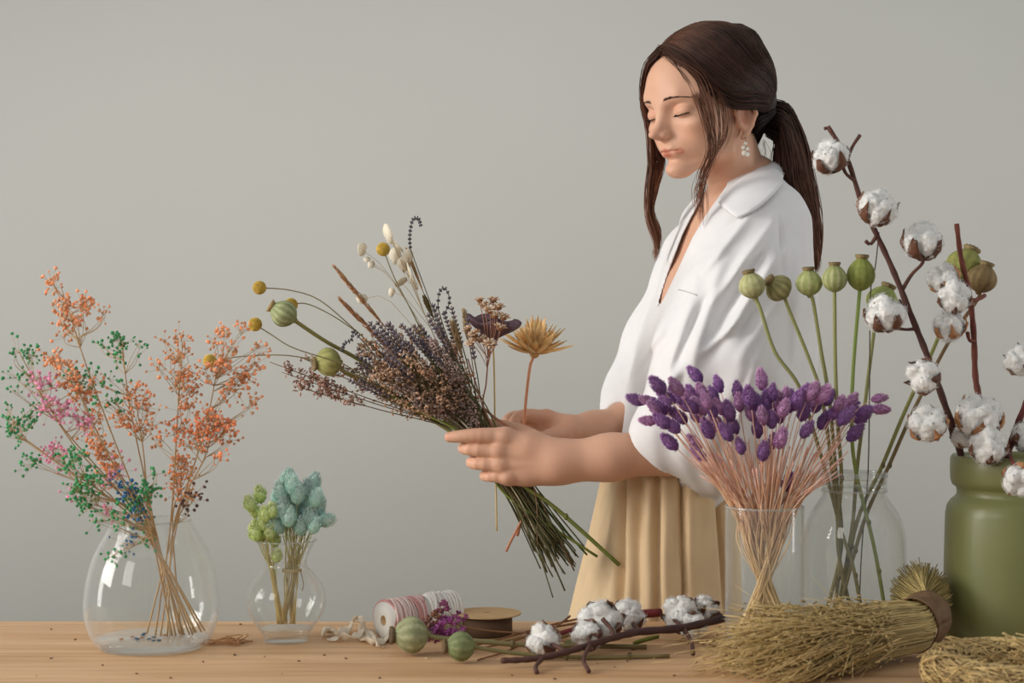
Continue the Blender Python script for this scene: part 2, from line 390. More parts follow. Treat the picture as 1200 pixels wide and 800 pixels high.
def make_head():
    s = SDF((-0.10, -0.090, -0.215), (0.128, 0.090, 0.150), 0.00145)
    s.d = s.ell((-0.004, 0, 0.045), (0.094, 0.072, 0.086))
    s.add(s.ell((0.032, 0, 0.045), (0.062, 0.062, 0.060)), 0.02)
    s.add(s.ell((0.036, 0, -0.022), (0.053, 0.050, 0.066)), 0.025)
    for y in (1, -1):
        s.add(s.chain([(0.002, y * 0.050, -0.030), (0.008, y * 0.044, -0.062), (0.070, y * 0.011, -0.096)], [0.012, 0.010, 0.010]), 0.025)
        s.add(s.ell((0.056, y * 0.043, -0.010), (0.024, 0.019, 0.016)), 0.02)
        s.add(s.ell((0.051, y * 0.033, -0.040), (0.024, 0.020, 0.031)), 0.02)
        s.add(s.chain([(0.084, y * 0.010, 0.030), (0.079, y * 0.032, 0.038), (0.060, y * 0.052, 0.034)], [0.009, 0.009, 0.008]), 0.016)
    s.add(s.ell((0.078, 0, -0.092), (0.017, 0.016, 0.014)), 0.018)
    s.add(s.ell((0.070, 0, -0.048), (0.0235, 0.028, 0.024)), 0.018)
    for y in (1, -1):
        s.cut(s.ell((0.100, y * 0.033, 0.014), (0.020, 0.021, 0.0125)), 0.012)
        s.add(s.ell((0.0720, y * 0.0325, 0.0135), (0.0155, 0.0165, 0.0135)), 0.0025)
        # lid crease and closed lid line
        ec = np.array((0.0720, y * 0.0325, 0.0135))
        cr = [ec + np.array((0.0150 * math.cos(a), 0.0170 * math.sin(a), 0.0095 - 0.002 * abs(math.sin(a)))) for a in np.linspace(-0.6, 1.0, 7)]
        s.cut(s.chain(cr, [0.0008] * 7, 0.001), 0.002)
        ll = [ec + np.array((0.0150 * math.cos(a), 0.0165 * math.sin(a), -0.0060 + 0.0020 * abs(math.sin(a)))) for a in np.linspace(-1.05, 1.05, 7)]
        s.cut(s.chain(ll, [0.0006] * 7, 0.001), 0.0015)
    # nose
    s.add(s.chain([(0.086, 0, 0.028), (0.095, 0, 0.008), (0.1085, 0, -0.015)], [0.0062, 0.0064, 0.0078]), 0.014)
    s.add(s.chain([(0.086, 0, 0.004), (0.092, 0, -0.012), (0.096, 0, -0.020)], [0.0070, 0.0086, 0.0092]), 0.010)
    s.add(s.ell((0.1135, 0, -0.0190), (0.0095, 0.0080, 0.0076)), 0.007)
    for y in (1, -1):
        s.add(s.ell((0.1000, y * 0.0112, -0.0235), (0.0092, 0.0044, 0.0058)), 0.008)
        s.cut(s.ell((0.1045, y * 0.0062, -0.0295), (0.0052, 0.0028, 0.0034)), 0.002)
    s.add(s.cap((0.092, 0, -0.034), (0.106, 0, -0.027), 0.005, 0.004), 0.006)
    s.cut(s.cap((0.1015, 0, -0.033), (0.1015, 0, -0.043), 0.0012, 0.0020), 0.003)
    # lips
    for y in (1, -1):
        s.add(s.chain([(0.0918, y * 0.001, -0.0500), (0.0908, y * 0.010, -0.0492), (0.0755, y * 0.0275, -0.0558)], [0.0052, 0.0050, 0.0022]), 0.005)
        s.add(s.chain([(0.0890, 0, -0.0618), (0.0872, y * 0.010, -0.0612), (0.0750, y * 0.0265, -0.0562)], [0.0066, 0.0060, 0.0022]), 0.005)
        s.cut(s.chain([(0.0975, 0, -0.0556), (0.0952, y * 0.010, -0.0551), (0.0800, y * 0.0275, -0.0562)], [0.0012, 0.0011, 0.0007]), 0.0018)
    s.cut(s.cap((0.098, -0.010, -0.0705), (0.098, 0.010, -0.0705), 0.0055), 0.010)
    # ears
    for y in (1, -1):
        pts = [(0.004, 0.067, 0.010), (0.002, 0.073, 0.024), (-0.010, 0.079, 0.032), (-0.023, 0.081, 0.024), (-0.026, 0.079, 0.006), (-0.018, 0.075, -0.010), (-0.008, 0.071, -0.022), (-0.002, 0.069, -0.026)]
        pts = [(a, y * b, c - 0.016) for a, b, c in pts]
        s.add(s.ell((-0.010, y * 0.070, -0.010), (0.017, 0.007, 0.026)), 0.006)
        s.cut(s.ell((-0.007, y * 0.0785, -0.010), (0.0115, 0.0080, 0.0170)), 0.004)
        s.add(s.chain(pts, [0.0030, 0.0034, 0.0036, 0.0036, 0.0034, 0.0036, 0.0046, 0.0044], 0.003), 0.003)
        s.add(s.ell((0.002, y * 0.069, -0.020), (0.004, 0.004, 0.006)), 0.004)
    # neck
    n0 = w2h(W(874, 240, 2.495)); n1 = w2h(W(868, 215, 2.49))
    s.add(s.chain([(-0.024, 0, -0.02), (-0.028, 0, -0.06), tuple(n1), tuple(n0)], [0.048, 0.046, 0.048, 0.056], 0.01), 0.018)
    return s.mesh()
HV, HQ = make_head(); HV = relax(HV, HQ, 2, 0.4)
def near(P, a, b, r0, r1):
    """1 inside r0 of the segment a-b, 0 beyond r1"""
    a = np.asarray(a, float); b = np.asarray(b, float); ab = b - a
    t = np.clip(((P - a) @ ab) / (ab @ ab + 1e-12), 0, 1)
    d = np.linalg.norm(P - a - t[:, None] * ab, axis=1)
    return np.clip((r1 - d) / (r1 - r0), 0, 1)
def blend(C, w, c): return C * (1 - w[:, None]) + np.asarray(c) * w[:, None]
C = np.ones((len(HV), 3))
for y in (1, -1):
    C = blend(C, 0.40 * near(HV, (0.058, y * 0.046, -0.020), (0.070, y * 0.036, -0.030), 0.004, 0.026), (0.98, 0.72, 0.66))
    w = np.maximum(near(HV, (0.0940, 0, -0.0515), (0.0830, y * 0.0215, -0.0545), 0.0042, 0.0060), near(HV, (0.0925, 0, -0.0602), (0.0825, y * 0.0205, -0.0575), 0.0054, 0.0074))
    C = blend(C, 0.66 * w * (HV[:, 0] > 0.070), (0.78, 0.42, 0.40))
    w = near(HV, (0.0970, 0, -0.0554), (0.0815, y * 0.0255, -0.0558), 0.0008, 0.0020); C = blend(C, 0.7 * w, (0.42, 0.18, 0.16))
    C = blend(C, 0.25 * near(HV, (0.085, y * 0.030, 0.016), (0.080, y * 0.042, 0.014), 0.004, 0.012), (0.90, 0.66, 0.58))
    C = blend(C, 0.30 * near(HV, (-0.010, y * 0.076, 0.03), (-0.010, y * 0.073, -0.02), 0.012, 0.022), (0.98, 0.70, 0.62))
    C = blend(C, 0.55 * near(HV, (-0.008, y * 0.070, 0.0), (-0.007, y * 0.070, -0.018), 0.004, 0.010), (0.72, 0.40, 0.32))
HVp = HV
C = blend(C, 0.30 * near(HV, (0.112, 0, -0.019), (0.104, 0, -0.022), 0.004, 0.016), (0.98, 0.74, 0.68))
HV = HV.copy(); zz = HV[:, 2]; ff = np.clip((HV[:, 0] - 0.0) / 0.03, 0, 1)
HV[:, 2] = np.where(zz < 0, np.where(zz > -0.11, zz * (1 - 0.21 * ff), zz + 0.0231 * ff), zz)
body = MB(); body.add(h2w(HV), HQ, None, C)

# ---- torso profile shared by the chest and the shirt (photograph heights at the body's depth)
TL = np.array([  # py, xl, xr, half depth, centre depth
    (188, 872, 905, 0.030, 2.500), (200, 862, 912, 0.055, 2.498), (215, 842, 920, 0.085, 2.497), (235, 815, 931, 0.140, 2.496),
    (260, 797, 941, 0.176, 2.495), (300, 781, 949, 0.188, 2.495), (350, 765, 953, 0.180, 2.495), (400, 748, 954, 0.172, 2.50),
    (450, 736, 953, 0.165, 2.50), (490, 728, 948, 0.160, 2.50), (530, 722, 930, 0.152, 2.50), (560, 716, 893, 0.140, 2.50), (600, 712, 858, 0.128, 2.50)])
TLz = CAM_Z - (TL[:, 0] - 400) / FPX * 2.5
def torso(s, shrink=0.0):
    z = s.Z[0, 0, :]; o = np.argsort(TLz); zz = TLz[o]
    f = lambda col: np.interp(z, zz, col[o]).astype(np.float32)[None, None, :]
    xl = (TL[:, 1] - 600) / FPX * 2.5; xr = (TL[:, 2] - 600) / FPX * 2.5
    cx, rx, ry, cy = f((xl + xr) / 2), f((xr - xl) / 2), f(TL[:, 3]), f(TL[:, 4])
    k = np.sqrt(((s.X - cx) / rx) ** 2 + ((s.Y - cy) / ry) ** 2)
    g = np.sqrt(((s.X - cx) / rx ** 2) ** 2 + ((s.Y - cy) / ry ** 2) ** 2)
    return np.maximum((k * (k - 1) / (g + 1e-6)), s.Z - TLz[0]) + shrink

def make_chest():
    s = SDF((0.14, 2.30, 1.06), (0.48, 2.70, 1.44), 0.005)
    s.d = torso(s, 0.007)
    s.d = np.maximum(s.d, 1.12 - s.Z)
    s.add(s.cap(W(868, 215, 2.49), W(874, 245, 2.495), 0.050, 0.060), 0.03)
    return s.mesh()
cv, cq = make_chest(); body.add(relax(cv, cq, 3), cq)

# ---- arms and hands (each finger a chain of its own, closed on what it holds)
def make_left():
    s = SDF(W(505, 600, 2.22) - 0.0, W(880, 450, 2.47), 0.0016) if False else SDF((-0.125, 2.27, 0.885), (0.335, 2.44, 1.07), 0.0016)
    d0 = 2.335
    el, wr = W(858, 520, 2.36), W(652, 543, 2.335)
    # forearm: two side by side chains give the flat wrist
    s.d = s.chain([el, W(790, 527, 2.345), W(715, 536, 2.335), wr], [0.036, 0.0300, 0.0262, 0.0222], 0.02)
    s.add(s.chain([W(800, 530, 2.34), W(715, 534, 2.333), W(655, 535, 2.332), W(620, 524, 2.331)], [0.028, 0.024, 0.021, 0.018], 0.02), 0.02)
    s.add(s.chain([W(715, 540, 2.335), W(655, 548, 2.335), W(618, 556, 2.336)], [0.020, 0.0175, 0.016], 0.02), 0.02)
    # palm
    for kx, ky, r in ((592, 513, 0.0150), (586, 530, 0.0150), (588, 546, 0.0140), (596, 559, 0.0125)):
        s.add(s.cap(W(640, 0.5 * ky + 0.5 * 543, 2.334), W(kx, ky, 2.332), 0.017, r), 0.012)
    F = [  # index lies along the stems, the others close round them
        ([W(592, 511, 2.330), W(563, 510, 2.326), W(541, 511, 2.328), W(527, 512, 2.333)], [0.0128, 0.0110, 0.0094, 0.0078]),
        ([W(586, 529, 2.327), W(551, 526, 2.331), W(544, 524, 2.362), W(563, 521, 2.388)], [0.0112, 0.0096, 0.0086, 0.0076]),
        ([W(588, 545, 2.327), W(560, 543, 2.331), W(553, 541, 2.362), W(570, 539, 2.392)], [0.0106, 0.0092, 0.0084, 0.0074]),
        ([W(597, 559, 2.330), W(575, 558, 2.333), W(568, 557, 2.360), W(584, 555, 2.384)], [0.0094, 0.0082, 0.0075, 0.0068]),
        ([W(640, 522, 2.350), W(614, 508, 2.372), W(588, 500, 2.392), W(566, 497, 2.396)], [0.0150, 0.0120, 0.0105, 0.0085])]
    fd = None
    for p, r in F:
        p = spline(p, 3); r = np.interp(np.linspace(0, 1, len(p)), np.linspace(0, 1, len(r)), r)
        c = s.chain(p, r, 0.0008)
        fd = c if fd is None else smin(fd, c, 0.0012)
    s.add(fd, 0.007)
    for kx, ky in ((590, 511), (583, 528), (586, 545), (595, 559)):    # knuckles
        s.add(s.ell(W(kx, ky, 2.3205), (0.007, 0.005, 0.0065)), 0.008)
    for kx, ky in ((590, 512), (584, 529), (586, 545)):                # tendons
        s.add(s.cap(W(kx + 5, ky + 1, 2.3195), W(636, 538 + (ky - 529) * 0.35, 2.3165), 0.0016, 0.0010), 0.006)
    return s.mesh(), F
def make_right():
    s = SDF((-0.025, 2.38, 0.96), (0.26, 2.66, 1.075), 0.0016)
    el, wr = W(790, 480, 2.60), W(672, 503, 2.475)
    s.d = s.chain([el, W(735, 493, 2.53), W(695, 502, 2.495), wr], [0.034, 0.027, 0.0235, 0.0205], 0.02)
    for kx, ky, kd, r in ((640, 489, 2.482, 0.0130), (637, 497, 2.497, 0.0135), (638, 506, 2.508, 0.0130), (644, 514, 2.512, 0.0115)):
        s.add(s.cap(W(665, 503 + (ky - 500) * 0.3, 2.480), W(kx, ky, kd), 0.016, r), 0.012)
    s.add(s.cap(W(668, 508, 2.468), W(645, 512, 2.452), 0.015, 0.013), 0.012)
    F = [([W(640, 489, 2.478), W(616, 486, 2.458), W(603, 493, 2.437), W(607, 505, 2.430)], [0.0108, 0.0095, 0.0084, 0.0074]),
         ([W(637, 494, 2.497), W(608, 488, 2.488), W(595, 492, 2.466), W(598, 502, 2.450)], [0.0110, 0.0096, 0.0086, 0.0076]),
         ([W(638, 505, 2.508), W(612, 503, 2.506), W(598, 504, 2.486), W(606, 508, 2.468)], [0.0105, 0.0092, 0.0083, 0.0074]),
         ([W(644, 514, 2.512), W(622, 516, 2.510), W(608, 514, 2.494), W(614, 512, 2.480)], [0.0095, 0.0082, 0.0074, 0.0066]),
         ([W(660, 510, 2.462), W(640, 514, 2.443), W(624, 512, 2.428), W(611, 506, 2.420)], [0.0140, 0.0115, 0.0100, 0.0082])]
    fd = None
    for p, r in F:
        p = spline(p, 3); r = np.interp(np.linspace(0, 1, len(p)), np.linspace(0, 1, len(r)), r)
        c = s.chain(p, r, 0.0008); fd = c if fd is None else smin(fd, c, 0.0012)
    s.add(fd, 0.007)
    return s.mesh(), F
for mk in (make_left, make_right):
    (v, q), F = mk(); v = relax(v, q, 2, 0.4)
    c = np.ones((len(v), 3))
    for p, r in F:
        c = blend(c, 0.35 * near(v, p[-1], p[-1], 0.004, 0.018), (0.98, 0.72, 0.66))
        c = blend(c, 0.28 * near(v, p[0], p[0], 0.006, 0.018), (0.97, 0.72, 0.66))
        c = blend(c, 0.22 * near(v, p[1], p[1], 0.004, 0.014), (0.97, 0.72, 0.66))
        p = spline(p, 3); tipdir = nrm(p[-1] - p[-3])
    body.add(v, q, None, c)
body.build('body', m_skin, person)

# ---- shirt: loose linen, folds falling from the shoulder seam
def make_shirt():
    s = SDF((0.10, 2.19, 0.900), (0.50, 2.72, 1.44), 0.0027)
    d = torso(s)
    sl = s.chain([W(893, 262, 2.385), W(872, 350, 2.345), W(846, 430, 2.325), W(812, 500, 2.328), W(779, 520, 2.330)], [0.060, 0.078, 0.086, 0.072, 0.046], 0.05)
    d = smin(d, sl, 0.05)
    d = smin(d, s.chain([W(862, 515, 2.33), W(850, 536, 2.335)], [0.050, 0.034], 0.03), 0.05)
    d = smin(d, s.chain([W(812, 300, 2.62), W(775, 400, 2.62), W(742, 462, 2.59), W(728, 480, 2.565)], [0.05, 0.055, 0.042, 0.028], 0.04), 0.04)
    px = 600 + s.X / s.Y * FPX; py = 400 - (s.Z - CAM_Z) / s.Y * FPX
    front = np.clip((2.50 - s.Y) / 0.06, 0, 1)
    ang = np.arctan2(py - 205, px - 925); rr = np.sqrt((px - 925) ** 2 + (py - 205) ** 2)
    wob = 0.5 * np.sin(rr / 47 + 1.0) + 0.35 * np.sin(rr / 23 + ang * 5)
    fo = np.sin(ang * 15 + wob) * 0.5 + np.sin(ang * 27 + 1.7 * wob + 2) * 0.32 + np.sin(ang * 43 - wob * 2) * 0.16
    d = d - 0.0075 * fo * np.clip((rr - 55) / 160, 0, 1) * (0.35 + 0.65 * front)
    hang = np.sin(px / 8.5 + 1.3 * np.sin(py / 38)) * 0.5 + np.sin(px / 4.9 + 2 * np.sin(py / 27 + 1)) * 0.3
    d = d - 0.0032 * hang * np.clip((py - 380) / 90, 0, 1)
    # strong single folds (photograph px: x0 y0 x1 y1, width px, height mm)
    for x0, y0, x1, y1, w, h in ((905, 262, 838, 352, 6, 5), (916, 296, 850, 392, 7, 6), (925, 330, 868, 420, 8, 5), (880, 250, 826, 318, 5, 4), (868, 372, 826, 412, 5, 5),
                                 (846, 300, 800, 470, 9, 4), (818, 330, 772, 470, 8, 4), (790, 350, 742, 452, 7, 4), (905, 380, 858, 500, 9, 5), (800, 430, 764, 480, 6, 4),
                                 (772, 400, 728, 470, 6, -4), (832, 340, 790, 430, 5, -4), (893, 300, 842, 380, 4, -5), (912, 250, 918, 330, 4, -3), (935, 300, 930, 450, 8, 4), (880, 430, 840, 540, 7, -5)):
        ab = np.array((x1 - x0, y1 - y0), float); L2 = ab @ ab
        t = np.clip(((px - x0) * ab[0] + (py - y0) * ab[1]) / L2, 0, 1)
        q = (px - x0 - t * ab[0]) ** 2 + (py - y0 - t * ab[1]) ** 2
        d = d - h * 0.0019 * np.exp(-q / (w * w)) * np.sin(PI * np.clip(t * 0.9 + 0.05, 0, 1)) ** 0.5 * front
    s.d = d.astype(np.float32)
    # open front: a slit down to the third button, neck hole
    vp = [(843, 214, 9), (829, 236, 7.5), (818, 254, 6.5), (806, 276, 6), (795, 302, 5), (786, 324, 4), (777, 346, 2.5), (772, 358, 0.8)]
    v2 = None
    for (x0, y0, r0), (x1, y1, r1) in zip(vp[:-1], vp[1:]):
        ab = np.array((x1 - x0, y1 - y0), float); t = np.clip(((px - x0) * ab[0] + (py - y0) * ab[1]) / (ab @ ab), 0, 1)
        c = (np.sqrt((px - x0 - t * ab[0]) ** 2 + (py - y0 - t * ab[1]) ** 2) - (r0 + (r1 - r0) * t)) / FPX * 2.45
        v2 = c if v2 is None else np.minimum(v2, c)
    v2 = np.maximum(v2, s.Y - 2.50)
    v2 = np.maximum(v2, -(s.d + 0.016))
    s.cut(v2.astype(np.float32), 0.002)
    s.cut(s.cap(W(868, 190, 2.49), W(876, 222, 2.495), 0.058, 0.052), 0.004)
    # sleeve openings
    s.cut(s.chain([W(835, 520, 2.343), W(785, 530, 2.342), W(700, 560, 2.34)], [0.036, 0.042, 0.062]), 0.004)
    s.cut(s.chain([W(770, 487, 2.58), W(735, 494, 2.535), W(690, 506, 2.49)], [0.026, 0.030, 0.040]), 0.004)
    return s.mesh()
sv, sq = make_shirt(); sv = relax(sv, sq, 1, 0.4)
shirt = MB().add(sv, sq).build('shirt', m_linen, person)
from mathutils.bvhtree import BVHTree
sbv = BVHTree.FromPolygons([tuple(v) for v in sv], [tuple(int(a) for a in q) for q in sq])
def sheet(rows, th, sub=6, lay=0.0):
    """a thick cloth leaf through a grid of points"""
    G = np.array([spline(r, sub) for r in rows]); G = np.stack([spline(G[:, j], sub) for j in range(G.shape[1])], 1)
    a, b = G.shape[:2]
    if lay:                                            # lay the leaf on the shirt
        for i in range(a):
            for j in range(b):
                h = sbv.ray_cast(Vector((G[i, j, 0], 2.15, G[i, j, 2])), Vector((0, 1, 0)))
                if h[0] is not None: G[i, j, 1] = min(G[i, j, 1], max(h[0][1] - lay * (0.6 + 0.7 * i / a), G[i, j, 1] - 0.09))
        for _ in range(2): G[1:-1, 1:-1, 1] = 0.4 * G[1:-1, 1:-1, 1] + 0.15 * (G[:-2, 1:-1, 1] + G[2:, 1:-1, 1] + G[1:-1, :-2, 1] + G[1:-1, 2:, 1])
    du = np.gradient(G, axis=0); dv = np.gradient(G, axis=1); nn = np.cross(du, dv); nn /= np.linalg.norm(nn, axis=2, keepdims=True) + 1e-9
    V = np.concatenate([(G + nn * th / 2).reshape(-1, 3), (G - nn * th / 2).reshape(-1, 3)])
    i = np.arange(a * b).reshape(a, b); q = np.stack([i[:-1, :-1], i[1:, :-1], i[1:, 1:], i[:-1, 1:]], -1).reshape(-1, 4)
    o = a * b; Q = [q, q[:, ::-1] + o]
    for e in (i[0], i[:, -1], i[-1, ::-1], i[::-1, 0]): Q.append(np.stack([e[:-1], e[1:], e[1:] + o, e[:-1] + o], -1))
    return V, np.concatenate(Q)
cl = MB()
cl.add(*sheet([[W(904, 190, 2.475), W(886, 199, 2.435), W(860, 216, 2.415), W(836, 238, 2.405)],
               [W(914, 191, 2.462), W(897, 208, 2.412), W(870, 231, 2.38), W(846, 249, 2.37)],
               [W(920, 202, 2.450), W(906, 223, 2.40), W(882, 246, 2.37), W(857, 259, 2.36)]], 0.003, 6, 0.008))
cl.add(*sheet([[W(904, 190, 2.475), W(912, 194, 2.505), W(900, 196, 2.545), W(870, 206, 2.56)],
               [W(914, 192, 2.468), W(918, 198, 2.505), W(906, 202, 2.56), W(868, 216, 2.58)],
               [W(918, 203, 2.458), W(921, 209, 2.505), W(910, 212, 2.57), W(866, 224, 2.60)]], 0.003))
cl.add(*sheet([[W(845, 214, 2.53), W(826, 226, 2.49), W(812, 240, 2.468)],
               [W(832, 220, 2.545), W(812, 236, 2.505), W(799, 258, 2.474)],
               [W(822, 228, 2.56), W(802, 248, 2.52), W(794, 272, 2.485)]], 0.003))
cl.build('collar', m_linen, shirt)
def on_shirt(x, y):
    p = W(x, y, 2.36); h = sbv.ray_cast(Vector((p[0], 2.15, p[2])), Vector((0, 1, 0))); return np.array(h[0]) - (0, 0.0004, 0)
MB().tube([on_shirt(x, y) for x, y in ((793, 340), (797, 342), (801, 344), (805, 346), (809, 348))], 0.0011, 6).build('pocket_edge', mat('linen_seam', (196, 194, 194), 0.9), shirt)

# ---- hair
rs = np.random.RandomState(7)
HCc, HCr = np.array((-0.019, 0, 0.044)), np.array((0.108, 0.082, 0.096))
H2c, H2r = np.array((-0.068, 0, 0.086)), np.array((0.050, 0.050, 0.046))      # fuller crown
def hsurf(P, off): # push points out to the hair volume
    D = P - HCc; D = D / (np.linalg.norm(D, axis=-1, keepdims=True) + 1e-9)
    t = 1 / np.linalg.norm(D / HCr, axis=-1)
    o = (H2c - HCc) / H2r; d = D / H2r; a = (d * d).sum(-1); b = (d * o).sum(-1); c = (o * o).sum() - 1; q = b * b - a * c
    t2 = np.where(q > 0, (b + np.sqrt(np.maximum(q, 0))) / a, 0)
    return HCc + D * np.maximum(t, t2)[..., None] * (1 + off)
TIE = np.array((-0.116, 0.0, -0.004))
def cap_hair():
    s = SDF((-0.135, -0.10, -0.09), (0.11, 0.10, 0.170), 0.0025)
    s.d = s.ell(HCc, HCr * 0.985)
    s.add(s.ell(H2c, H2r * 0.985), 0.012)
    s.add(s.ell((-0.082, 0, 0.004), (0.040, 0.048, 0.042)), 0.03)
    X, Y, Z = s.X, s.Y, s.Z
    face = 0.0605 + 0.05 * Z - 0.12 * np.abs(Y) - X        # >0 keep
    s.d = np.maximum(s.d, -face * 0.8)
    s.d = np.maximum(s.d, (-0.006 + np.clip(-X - 0.016, -0.06, 0.03) * -1.5) - Z)   # clear of the ear and nape
    v, q = s.mesh(); return relax(v, q, 3), q
hv, hq = cap_hair()
hair = MB()
BR, RD = np.array(lin((44, 28, 23))), np.array(lin((128, 82, 58)))
hair.add(h2w(hv), hq, None, BR * 0.9)
def strands(ctrls, n, K, rad, jit, mix, taper=True):
    """n hairs running between guide curves (list of control polylines in room coordinates)"""
    G = np.array([spline(c, 6) for c in ctrls]); 
    t = np.linspace(0, 1, K); tg = np.linspace(0, 1, G.shape[1])
    G = np.stack([np.stack([np.interp(t, tg, g[:, j]) for j in range(3)], -1) for g in G])
    m = len(G); u = rs.rand(n) * (m - 1); i = np.minimum(u.astype(int), m - 2); f = (u - i)[:, None, None]
    P = G[i] * (1 - f) + G[i + 1] * f if m > 1 else np.repeat(G, n, 0)
    ph = rs.rand(n, 1, 3) * 6.28; fr = 2 + 3 * rs.rand(n, 1, 1)
    P = P + rs.randn(n, 1, 3) * jit + np.sin(ph + fr * t[None, :, None] * 3) * jit * 0.6
    R = np.full((n, K), rad) * (0.7 + 0.6 * rs.rand(n, 1))
    if taper: R = R * np.clip((1 - t) * 5, 0.12, 1)[None]
    mx = np.clip(mix[0] + (mix[1] - mix[0]) * t[None, :, None] + rs.randn(n, 1, 1) * 0.16, 0, 1)
    Cc = (BR * (1 - mx) + RD * mx) * (0.75 + 0.5 * rs.rand(n, 1, 1))
    hair.tubes(P, R, 3, Cc)
for side in (1, -1):
    S0 = np.array([(0.074, 0.0, 0.108), (0.050, 0.0, 0.130), (0.010, 0.0, 0.146), (-0.105, 0.0, 0.118)])
    M0 = np.array([(0.048, 0.064, 0.054), (0.020, 0.082, 0.060), (-0.02, 0.085, 0.080), (-0.115, 0.034, 0.085)])
    N0 = np.array([(-0.010, 0.086, 0.018), (-0.030, 0.085, 0.022), (-0.055, 0.075, 0.040), (-0.125, 0.030, 0.055)])
    N1 = np.array([(-0.060, 0.066, -0.006), (-0.070, 0.064, 0.0), (-0.088, 0.05, 0.014), (-0.124, 0.016, 0.025)])
    n, K = 1150, 16
    u = np.sort(rs.rand(n)) * 3; i = np.minimum(u.astype(int), 2); f = (u - i)[:, None]
    g = lambda A: A[i] * (1 - f) + A[i + 1] * f
    A, B, C1, C2 = g(S0), g(M0), g(N0), g(N1)
    pts = np.stack([A, B, C1, C2, np.broadcast_to(TIE, A.shape)], 1)
    pts[:, :, 1] *= side
    pts[:, 1:4] += rs.randn(n, 3, 3) * 0.0035
    P = np.array([spline(p, 4) for p in pts])[:, :K + 1]
    off = (0.01 + 0.035 * rs.rand(n))[:, None, None]
    Sf = hsurf(P, off); tt = np.linspace(0, 1, P.shape[1])[None, :, None]
    w = np.clip((tt - 0.72) / 0.28, 0, 1); P = Sf * (1 - w) + P * w
    mx = np.clip(0.16 * (1 - tt) + 0.10 * rs.randn(n, 1, 1) + 0.25 * (tt < 0.12), 0, 1)
    hair.tubes(h2w(P), 0.00062 * (0.7 + 0.6 * rs.rand(n, 1)) * np.ones((1, P.shape[1])), 3, (BR * (1 - mx) + RD * mx) * (0.7 + 0.6 * rs.rand(n, 1, 1)))
    # nape hair combed up to the tie
    n = 260; a = rs.rand(n)
    st = np.stack([-0.035 - 0.045 * a, side * (0.070 - 0.066 * a), -0.020 - 0.045 * a], 1) + rs.randn(n, 3) * 0.003
    md = 0.5 * st + 0.5 * TIE + np.stack([-0.012 * np.ones(n), side * 0.022 * (1 - a), 0 * a], 1)
    P = np.stack([st, md, np.broadcast_to(TIE, st.shape) + rs.randn(n, 3) * 0.004], 1)
    P = np.array([spline(p, 5) for p in P])
    hair.tubes(h2w(P), np.full(P.shape[:2], 0.0006), 3, np.repeat((BR * (0.7 + 0.6 * rs.rand(n, 1)))[:, None], P.shape[1], 1))
# temple sweep and loose front locks (near side)
Ld = lambda L, d: [W(x, y, dd) for (x, y), dd in zip(L, d)]
HP = lambda *a: [h2w(p) for p in a]
for sd in (1, -1):
    strands([HP((0.073, sd * 0.004, 0.106), (0.070, sd * 0.040, 0.084), (0.056, sd * 0.066, 0.042), (0.024, sd * 0.080, 0.008), (-0.020, sd * 0.084, -0.002), (-0.07, sd * 0.064, -0.008), TIE),
             HP((0.066, sd * 0.004, 0.114), (0.060, sd * 0.045, 0.092), (0.046, sd * 0.072, 0.050), (0.012, sd * 0.083, 0.026), (-0.030, sd * 0.085, 0.020), (-0.075, sd * 0.06, 0.012), TIE)], 240, 24, 0.0006, 0.0022, (0.30, 0.08))
strands([HP((0.073, 0.002, 0.108), (0.079, 0.031, 0.084), (0.075, 0.051, 0.046)) + Ld([(829, 170), (821, 205), (824, 240), (824, 268)], [2.352, 2.345, 2.345, 2.345]),
         HP((0.071, 0.002, 0.110), (0.070, 0.042, 0.086), (0.054, 0.070, 0.046)) + Ld([(841, 165), (827, 205), (816, 228), (820, 254)], [2.352, 2.345, 2.34, 2.34])], 44, 26, 0.00045, 0.0034, (0.32, 1.1))
strands([HP((0.071, 0.002, 0.110), (0.064, 0.050, 0.080), (0.046, 0.074, 0.036)) + Ld([(842, 160), (832, 178)], [2.352, 2.35]), HP((0.069, 0.002, 0.112), (0.058, 0.056, 0.078), (0.036, 0.078, 0.030)) + Ld([(856, 150), (838, 190)], [2.35, 2.35])], 26, 20, 0.0004, 0.0020, (0.25, 0.8))
# far side lock
strands([HP((0.073, 0.0, 0.108), (0.082, -0.026, 0.090), (0.082, -0.052, 0.042)) + Ld([(758, 150), (760, 190), (757, 225), (759, 255), (768, 285), (769, 305)], [2.455, 2.455, 2.45, 2.45, 2.45, 2.45]),
         HP((0.071, 0.0, 0.110), (0.074, -0.038, 0.086), (0.070, -0.060, 0.036)) + Ld([(769, 152), (779, 185), (772, 215), (764, 245), (774, 272), (767, 297)], [2.47, 2.47, 2.46, 2.46, 2.46, 2.46])], 130, 30, 0.0006, 0.0024, (0.15, 1.25))
# ponytail
strands([Ld([(900, 156), (911, 164), (909, 184), (908, 210), (922, 240), (938, 270), (949, 300), (952, 316)], [2.50, 2.49, 2.48, 2.46, 2.45, 2.46, 2.47, 2.47]),
         Ld([(898, 140), (918, 146), (926, 180), (930, 214), (940, 246), (948, 276), (954, 302), (953, 318)], [2.48, 2.45, 2.44, 2.44, 2.44, 2.45, 2.46, 2.47]),
         Ld([(898, 120), (922, 126), (941, 162), (950, 205), (957, 240), (959, 268), (958, 294), (955, 312)], [2.51, 2.51, 2.51, 2.50, 2.49, 2.48, 2.48, 2.48])], 680, 26, 0.0007, 0.0030, (0.05, 0.75))
strands([Ld([(893, 165), (891, 180), (897, 196)], [2.47] * 3), Ld([(897, 165), (903, 178), (900, 198)], [2.47] * 3)], 7, 12, 0.00025, 0.002, (0.5, 0.9))
hair.build('hair', m_hair, person)
